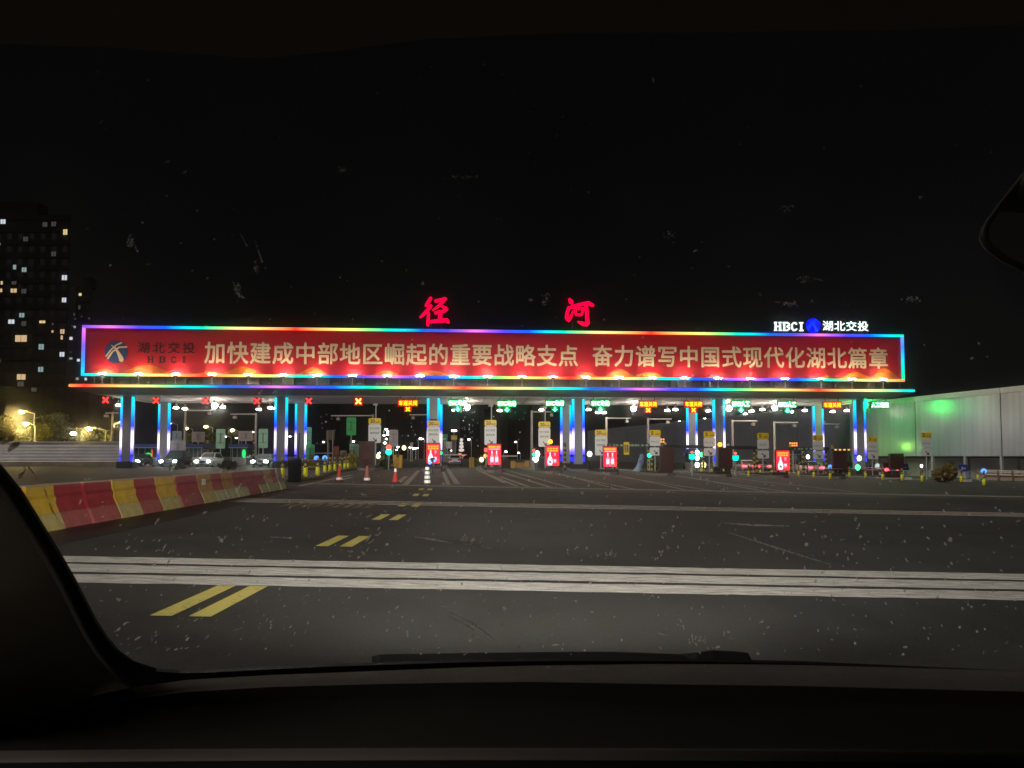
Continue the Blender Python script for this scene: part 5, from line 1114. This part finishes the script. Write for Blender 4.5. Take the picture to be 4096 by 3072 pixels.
tower(386, 428, 402, 340, 'far dark tower block left of the third column', dots(388,425,410,445,14))
tower(508, 532, 404, 350, 'far dark block between the second and third hanging signs', dots(510,530,412,445,6))

# ------------------------------------------------------------------ the car we sit in
WB, WT = Vector((0, 1.00, 1.18)), Vector((0, 0.45, 1.70))       # windshield plane: base and top
wup = (WT - WB).normalized(); wn = Vector((0, wup.z, -wup.y)) * -1
wn = Vector((0, wup.z, -wup.y)); wn = wn if wn.z > 0 else -wn           # outward normal (up and forward)
def W(px, py, off=0.0):
    d = ray(px, py); t = (WB + wn * off - C0).dot(wn) / d.dot(wn); return C0 + d * t
own = thing('own_car', 'dark car cabin around the viewer: dashboard, pillar, mirror, wiper and windshield', 'car', (0, 0, 0))
FRIT = pmat('black_frit', (.004,.004,.004), .6); TRIM = pmat('pillar_trim', (.74,.69,.60), .85, 0, .04, 30); DASH = pmat('dashboard_plastic', (.006,.0055,.004), .85, 0, .12, 60, spec=.12); HEAD = pmat('headliner_cloth', (.20,.17,.135), .95, 0, .1, 60)
edge = [(-60,376),(-30,420),(0,463),(23,491),(60,551),(76,579),(97,620),(108,637),(120,651),(134,661),(157,668.5),(180,670.3),(204,670),(324,664),(463,659.5),(560,658),(680,658.2),(800,661),(1024,671),(1130,676)]
outer = [(-85,390),(-48,440),(-12,478),(5,497),(44,558),(62,590),(84,634),(98,656),(118,680),(139,692),(160,690),(185,685.5),(215,682),(330,676.5),(465,672),(560,669.5),(690,668),(800,669.5),(1024,675.5),(1130,681)]
# glass: a real slab, dirty on the outside, with the light scatter of a dusty film in its volume
def glass_mat():
    m = bpy.data.materials.new('dusty_windshield'); m.use_nodes = True; n = m.node_tree; out = n.nodes['Material Output']; n.nodes.remove(n.nodes['Principled BSDF'])
    tc = n.nodes.new('ShaderNodeTexCoord')
    def M(op, a, b=None, c=None):
        k = n.nodes.new('ShaderNodeMath'); k.operation = op
        for i, x in enumerate((a, b, c)):
            if x is None: continue
            if isinstance(x, (int, float)): k.inputs[i].default_value = x
            else: n.links.new(x, k.inputs[i])
        return k.outputs[0]
    film = n.nodes.new('ShaderNodeTexNoise'); film.inputs['Scale'].default_value = 5; film.inputs['Detail'].default_value = 4; n.links.new(tc.outputs['Object'], film.inputs['Vector'])
    fac = M('MULTIPLY', M('MAXIMUM', M('SUBTRACT', film.outputs['Fac'], .30), 0.0), .05)
    tr = n.nodes.new('ShaderNodeBsdfTransparent'); tl = n.nodes.new('ShaderNodeBsdfTranslucent'); df = n.nodes.new('ShaderNodeBsdfDiffuse'); ad = n.nodes.new('ShaderNodeMixShader')
    tl.inputs[0].default_value = (.92,.88,.82,1); df.inputs[0].default_value = (.75,.72,.66,1); n.links.new(tl.outputs[0], ad.inputs[1]); n.links.new(df.outputs[0], ad.inputs[2]); ad.inputs[0].default_value = .12
    mx = n.nodes.new('ShaderNodeMixShader'); n.links.new(fac, mx.inputs[0]); n.links.new(tr.outputs[0], mx.inputs[1]); n.links.new(ad.outputs[0], mx.inputs[2]); n.links.new(mx.outputs[0], out.inputs['Surface'])
    vs_ = n.nodes.new('ShaderNodeVolumeScatter'); vs_.inputs['Density'].default_value = 11.0; vs_.inputs['Anisotropy'].default_value = .995; n.links.new(vs_.outputs[0], out.inputs['Volume'])
    return m
top = [(1150,-90),(-200,-90),(-200,200)]
ring = [W(*p) for p in outer] + [W(1150, 400)] + [W(*p) for p in top]
n = len(ring); vs = [tuple(p + wn*.006) for p in ring] + [tuple(p + wn*.011) for p in ring]
pane = MB().add(vs, [tuple(range(n))[::-1], tuple(range(n, 2*n))] + [(i, (i+1) % n, n+(i+1) % n, n+i) for i in range(n)]).build('windshield', glass_mat(), own)
bmw = bmesh.new(); bmw.from_mesh(pane.data); bmesh.ops.recalc_face_normals(bmw, faces=bmw.faces); bmw.to_mesh(pane.data); bmw.free()
vs = [tuple(W(*p)) for p in edge] + [tuple(W(*p)) for p in outer] + [tuple(W(*p) - wn*.004) for p in edge] + [tuple(W(*p) - wn*.004) for p in outer]; n = len(edge)
MB().add(vs, [(i, i+1, n+i+1, n+i) for i in range(n-1)] + [(2*n+i, 3*n+i, 3*n+i+1, 2*n+i+1) for i in range(n-1)] + [(i, 2*n+i, 2*n+i+1, i+1) for i in range(n-1)]).build('black_border', FRIT, pane)
# dried droppings on the glass at the far left
SMR = bpy.data.materials.new('dried_dirt'); SMR.use_nodes = True; nn_ = SMR.node_tree; b_ = nn_.nodes['Principled BSDF']; b_.inputs['Base Color'].default_value = (.75,.58,.40,1); b_.inputs['Roughness'].default_value = .9
tcn = nn_.nodes.new('ShaderNodeTexCoord'); nzn = nn_.nodes.new('ShaderNodeTexNoise'); nzn.inputs['Scale'].default_value = 60; nzn.inputs['Detail'].default_value = 5; nn_.links.new(tcn.outputs['Object'], nzn.inputs['Vector'])
crn = nn_.nodes.new('ShaderNodeValToRGB'); crn.color_ramp.elements[0].position = .40; crn.color_ramp.elements[1].position = .62; nn_.links.new(nzn.outputs['Fac'], crn.inputs[0]); nn_.links.new(crn.outputs[0], b_.inputs['Alpha'])
def smear(strokes):
    mb = MB()
    for s_ in strokes: glass_ribbon(mb, s_, .0145, .006)
    return mb
# dried insect and dust flecks: small flakes standing on the outside of the glass
FLK = bpy.data.materials.new('dust_fleck'); FLK.use_nodes = True; nf = FLK.node_tree; nf.nodes.remove(nf.nodes['Principled BSDF'])
_t = nf.nodes.new('ShaderNodeBsdfTranslucent'); _d = nf.nodes.new('ShaderNodeBsdfDiffuse'); _m = nf.nodes.new('ShaderNodeMixShader'); _p = nf.nodes.new('ShaderNodeBsdfTransparent'); _m2 = nf.nodes.new('ShaderNodeMixShader')
_t.inputs[0].default_value = (.85,.80,.74,1); _d.inputs[0].default_value = (.85,.80,.74,1); _m.inputs[0].default_value = .55; nf.links.new(_t.outputs[0], _m.inputs[1]); nf.links.new(_d.outputs[0], _m.inputs[2])
_tc = nf.nodes.new('ShaderNodeTexCoord'); _n = nf.nodes.new('ShaderNodeTexNoise'); _n.inputs['Scale'].default_value = 500; nf.links.new(_tc.outputs['Object'], _n.inputs['Vector'])
_r = nf.nodes.new('ShaderNodeMapRange'); _r.inputs[1].default_value = .32; _r.inputs[2].default_value = .56; _r.inputs[3].default_value = .05; _r.inputs[4].default_value = 1.0; nf.links.new(_n.outputs['Fac'], _r.inputs[0]); nf.links.new(_r.outputs[0], _m2.inputs[0])
nf.links.new(_p.outputs[0], _m2.inputs[1]); nf.links.new(_m.outputs[0], _m2.inputs[2]); nf.links.new(_m2.outputs[0], nf.nodes['Material Output'].inputs['Surface'])
rnd = random.Random(77); mb = MB()
def fleck(px, py, rx, ry, ang):
    n_ = rnd.choice((5, 6, 7)); ca, sa = math.cos(ang), math.sin(ang); c = W(px, py, .0135)
    nf_ = (Vector((-.45, -.08, .90)) + Vector((rnd.gauss(0, .35), rnd.gauss(0, .35), rnd.gauss(0, .35)))).normalized(); dn = max(.35, wn.dot(nf_))
    P = []
    for i in range(n_):
        t = 2*math.pi*i/n_; k = rnd.uniform(.55, 1.15); x, y = rx*k*math.cos(t), ry*k*math.sin(t)
        e = W(px + x*ca - y*sa, py + x*sa + y*ca, .0135) - c; P.append(c + e + wn * max(-.0022, min(.004, -e.dot(nf_) / dn)))
    mb.add([tuple(p) for p in P], [tuple(range(n_))])
NF = Vector((-.42, -.32, .85)).normalized()
def glass_ribbon(mb, pts, lift=.0135, lim=.004):
    """a streak of dried dirt: (px, py, half width) points, its surface curled up from the glass"""
    D = []
    for (xa, ya, wa), (xb, yb, wb_) in zip(pts[:-1], pts[1:]):
        n_ = max(2, int(math.hypot(xb-xa, yb-ya) / 3))
        for q in range(n_): t = q / n_; D.append((xa+(xb-xa)*t, ya+(yb-ya)*t, (wa+(wb_-wa)*t) * rnd.uniform(.55, 1.25)))
    D.append(pts[-1]); k = len(mb.v)
    for i, (x, y, w_) in enumerate(D):
        x0, y0, _ = D[max(0, i-1)]; x1, y1, _ = D[min(len(D)-1, i+1)]; d = Vector((x1-x0, y1-y0)).normalized(); c = W(x, y, lift)
        for sg in (1, -1):
            e = W(x - d.y*w_*sg, y + d.x*w_*sg, lift) - c; mb.v.append(tuple(c + e + wn * max(-lim, min(lim, -e.dot(NF) / wn.dot(NF)))))
    for i in range(len(D) - 1): mb.f.append([k+2*i, k+2*i+1, k+2*i+3, k+2*i+2]); mb.sm.append(False)
def scratch(pts, w):
    glass_ribbon(mb, [(x, y, w * (.2 if q in (0, len(pts)-1) else .75)) for q, (x, y) in enumerate([pts[0], ((pts[0][0]+pts[-1][0])/2 if len(pts) == 2 else pts[1][0], (pts[0][1]+pts[-1][1])/2 if len(pts) == 2 else pts[1][1])] + list(pts[1:] if len(pts) == 2 else pts[2:]))])
for _ in range(1150):
    lo_ = rnd.random()
    px, py = rnd.uniform(70, 1024), (rnd.uniform(470, 655) if lo_ < .84 else rnd.uniform(60, 470))
    r_ = .75 + 1.7 * rnd.random() ** 3; st = rnd.choice((1, 1, 1.3, 2.0, 2.8)); fleck(px, py, r_*st*.8, r_*.75, rnd.choice((-1.1, -.8, .6, 1.4, 0)) + rnd.uniform(-.3, .3))
for pts, w in ([[(727,532),(755,541),(790,552),(832,565)],.7],[[(724,523),(752,525),(790,526)],.6],[[(415,537),(430,539),(452,543)],.7],[[(270,537),(292,538)],.7],[[(446,610),(470,622),(488,634),(500,644)],.8],[[(448,616),(466,625),(482,636)],.6],[[(462,540),(478,545),(492,549)],1.0],[[(690,560),(700,568)],.8],[[(440,606),(452,608)],.8],
              [[(240,233),(247,246)],1.2],[[(255,240),(262,262)],1.3],[[(233,282),(240,297)],1.4],[[(442,177),(480,178)],1.0],[[(775,302),(795,304)],1.6],[[(805,277),(822,280)],1.6],[[(130,236),(138,252)],1.1]): scratch(pts, w)
for px, py, r_ in ((664,535,3.0),(655,559,3.2),(661,554,3.0),(668,548,2.2),(471,542,3.0),(952,540,2.4),(946,545,2.2),(776,550,2.2),(530,152,2.0),(812,302,2.2),(910,299,3.0),(640,257,1.2),(760,294,1.2),(500,567,1.5),(470,640,1.6),(408,635,2.0),(437,635,1.5)):
    for q in range(4): fleck(px + rnd.uniform(-r_, r_)*.8, py + rnd.uniform(-r_, r_)*.8, r_*rnd.uniform(.3,.6), r_*rnd.uniform(.2,.5), rnd.uniform(0, 3.1))
for px, py, rx, ry, an in ((806,279,11,3,.1),(790,303,9,4,-.2),(911,300,9,3,.1),(785,208,7,3,.1),(668,236,8,5,0),(256,268,3,7,.3),(238,290,3,8,.2),(131,240,3,6,.3),(463,177,14,2,0),(470,540,9,5,.4),(700,640,12,5,.5),(610,556,6,4,0),(342,170,6,3,0),(545,300,4,7,0)):
    for q in range(26): fleck(px + rnd.gauss(0, rx*.5), py + rnd.gauss(0, ry*.5), rnd.uniform(.5, 1.3), rnd.uniform(.4, .9), rnd.uniform(0, 3))
o = mb.build('dust_flecks', FLK, pane); o['kind'] = 'stuff'
smear([[(-6,428,5),(3,430,6),(9,436,5),(5,442,5),(13,447,4)],[(-6,434,4),(6,431,5),(11,437,4),(7,443,4)],[(7,443,4),(14,442,4),(14,449,4),(2,449,4),(-6,447,4)],[(2,449,3),(12,455,2.5),(20,462,1.5),(27,464,1.5)],[(27,466,1.5),(22,473,2),(20,480,2)],[(28,466,1.5),(34,474,1.5),(36,480,2)],[(30,483,.8),(44,488,.8),(52,510,.7),(58,520,.6),(66,530,.5)]]).build('dried_dirt', SMR, pane)
# A pillar trim
pl_o = [(-85,390),(-48,440),(-12,478),(5,497),(44,558),(62,590),(84,634),(98,656),(118,680),(139,692)]
rows = []
for i, (px, py) in enumerate(pl_o):
    t = i / (len(pl_o) - 1); row = []
    for k in range(7):
        s_ = k / 6; a = W(px - 2, py, -.008); qx, qy = px - 30 - 135*s_ - 20, py + 60*s_ + 8
        b = pt(qx, qy, a.y - .10*s_ - .02); row.append(a.lerp(b, s_) + Vector((0, -.03*math.sin(math.pi*s_), 0)))
    rows.append(row)
vs = [tuple(p) for r_ in rows for p in r_]; fs = [(j*7+i, j*7+i+1, (j+1)*7+i+1, (j+1)*7+i) for j in range(len(rows)-1) for i in range(6)]
MB().add(vs, fs, True).build('pillar', TRIM, own)
# dashboard: profile rows across the car
pxs = [-120, 20, 76, 110, 139, 186, 271, 375, 465, 533, 655, 800, 1024, 1160]
r0y = [735, 716, 706, 698, 692.5, 686, 681, 677, 673.5, 671.5, 669.5, 671, 677, 682]
r1y = [745, 724, 713, 704, 698, 692, 687, 684, 682.4, 681.8, 684, 686, 691.5, 696]
def dash_row(ys, Yd, dy=0): return [pt(x, y + dy, Yd) for x, y in zip(pxs, ys)]
r2 = [y + 12 for y in r1y]; c_ = lambda y: [y]*len(pxs)
lip = [748 + .000012*(x-480)**2 for x in pxs]
R_ = [dash_row(r0y, 1.0, -6), dash_row(r0y, .99), dash_row(r1y, .93), dash_row(r2, .90), dash_row([y - 4 for y in lip], .72), dash_row(lip, .70), dash_row([y + 6 for y in lip], .685), dash_row([y + 12 for y in lip], .68), dash_row(c_(830), .60), dash_row(c_(900), .58)]
m = len(pxs)
def dash_piece(a, b, nm, mt):
    vs = [tuple(p) for r_ in R_[a:b+1] for p in r_]
    MB().add(vs, [(j*m+i, j*m+i+1, (j+1)*m+i+1, (j+1)*m+i) for j in range(b-a) for i in range(m-1)], True).build(nm, mt, own)
dash_piece(0, 2, 'defrost_panel', pmat('defrost_plastic', (.070,.060,.052), .8, 0, .1, 60))
dash_piece(2, 5, 'dashboard', DASH)
dash_piece(5, 7, 'dash_trim', pmat('dash_trim_strip', (.060,.050,.043), .6, 0, .05, 40))
dash_piece(7, 9, 'lower_dash', DASH)
# headliner and roof, doors, bonnet, wheels
hl = [(-.95, 18), (-200, 0)]
top_e = [(-200,38),(0,44),(120,48),(260,59),(330,52),(420,40),(560,33),(760,32),(900,30),(1150,20)]
vs = [tuple(W(px, py, -.02)) for px, py in top_e] + [tuple(W(px, -70, -.03) + Vector((0,-.02,.02))) for px, py in top_e]
m = len(top_e); base_n = len(vs); vs += [(vs[i][0], -1.6, 1.80) for i in range(m)]
MB().add(vs, [(i, i+1, m+i+1, m+i) for i in range(m-1)] + [(m+i, m+i+1, 2*m+i+1, 2*m+i) for i in range(m-1)], True).build('headliner', HEAD, own)
cx_ = .30
SEAT = pmat('cream_seat', (.66,.58,.47), .8, 0, .06, 8)
for sx in (-.38, .38):
    MB().box(cx_+sx-.27, cx_+sx+.27, -.45, .12, .55, .74).box(cx_+sx-.26, cx_+sx+.26, -.62, -.46, .6, 1.28).box(cx_+sx-.14, cx_+sx+.14, -.66, -.56, 1.29, 1.5).build('seat', SEAT, own)
MB().box(cx_+.80, cx_+.85, -1.6, .9, .45, 1.02).build('door_panel', SEAT, own)
MB().box(cx_-.8, cx_+.8, -2.2, 1.0, .38, .42).build('floor_pan', BLACK, own)
OWN = pmat('own_car_paint', (.03,.03,.035), .25, 0, 0, 1, coat=.6)
cx = .30; mb = MB()
mb.box(cx-.85, cx+.85, -1.9, .42, 1.84, 1.88); mb.build('roof', OWN, own)
mb = MB()
mb.box(cx-.93, cx-.86, -2.4, 1.0, .35, .98); mb.box(cx+.86, cx+.93, -2.4, 1.0, .35, .98); mb.build('door', OWN, own)
MB().add([(cx-.9,1.03,1.02),(cx+.9,1.03,1.02),(cx+.86,2.1,.86),(cx-.86,2.1,.86),(cx+.78,2.35,.6),(cx-.78,2.35,.6),(cx+.78,2.38,.3),(cx-.78,2.38,.3),(cx-.9,1.03,.35),(cx+.9,1.03,.35)],[(0,1,2,3),(3,2,4,5),(5,4,6,7),(0,3,5,7,8),(1,9,6,4,2)]).build('bonnet', OWN, own)
for sx in (-1, 1):
    for y in (1.35, -1.45): MB().cyl((cx+sx*.72,y,.34),(cx+sx*.92,y,.34),.34,n=18).build('wheel', BLACK, own)
# wiper lying at the foot of the glass
wp = [(372,658,651.5),(380,657,649.5),(472,656.5,648),(540,656,647.3),(612,656,646.8),(680,656.5,649.2),(697,656.8,647.5),(712.6,657,645.4),(735,657.5,646.4),(748,658,648),(753,660.5,657)]
wv = [v for v in wp]
vs = []
for px, yb, ya in wv:
    ya += 4.8; yb += 6; vs += [tuple(W(px, ya, .03)), tuple(W(px, yb, .016)), tuple(W(px, yb, .06)), tuple(W(px, ya, .045))]
MB().add(vs, [(4*i+a, 4*i+b, 4*i+4+b, 4*i+4+a) for i in range(len(wv)-1) for a, b in ((0,1),(1,2),(2,3),(3,0))] + [(0,1,2,3)]).build('wiper', pmat('wiper_black', (.006,.006,.0065), .6, 0, .3, 40, spec=.2), own)
# rear view mirror
mo = [(979,240),(980,230),(985,221),(1000,201),(1024,171),(1060,130),(1100,100),(1170,95),(1215,150),(1215,230),(1190,290),(1150,310),(1080,298),(1040,282),(1017,269),(1000,261),(988,252),(982,246)]
mc = Vector((0,0,0)); mp_ = [pt(px, py, .56) for px, py in mo]
for p in mp_: mc += p / len(mp_)
def mring(s_, dy): return [pt(1105 + (px - 1105) * s_, 205 + (py - 205) * s_, .56 + dy) for px, py in mo]
rings = [mring(.93, .0), mring(.985, -.004), mring(1.0, .006), mring(.97, .035), mring(.6, .06)]; n = len(mo)
vs = [tuple(p) for r_ in rings for p in r_]
mir = MB().add(vs, [(j*n+i, j*n+(i+1)%n, (j+1)*n+(i+1)%n, (j+1)*n+i) for j in range(4) for i in range(n)] + [tuple(range(4*n, 5*n))], True).build('mirror_housing', pmat('mirror_shell', (.032,.027,.017), .5, 0, .1, 30), own)
MB().add([tuple(p) for p in mring(.925, .004)], [tuple(range(n))]).build('mirror_glass', pmat('mirror_glass', (.5,.5,.5), .04, 1.0, 0, 1), mir)
MB().cyl(mc + Vector((0,.05,.0)), W(1100, -20, -.02), .012, n=8).build('mirror_stem', BLACK, mir)
# headlamps of this car, which light the road, barrier and signs
for x in (cx - .66, cx + .66):
    MB().ball((x, 2.34, .66), .16, .06, .09, 10).build('headlight', emat('own_headlight', (1,.97,.9), 2, False), own)
    for nm, e, size, pitch, wide in (('low_beam', 3000, 26, -1.0, 5.0), ('long_beam', 24000, 17, 3.0, 2.6)):
        l = bpy.data.lights.new(nm, 'SPOT'); l.energy = e; l.color = (1, .95, .86); l.spot_size = R(size); l.spot_blend = 1.0; l.shadow_soft_size = .06
        o = bpy.data.objects.new(nm, l); COL.objects.link(o); o.parent = own; o.location = (x, 2.46, .66); o.rotation_euler = (R(90 + pitch), 0, 0); o.scale = (wide, 1, 1)
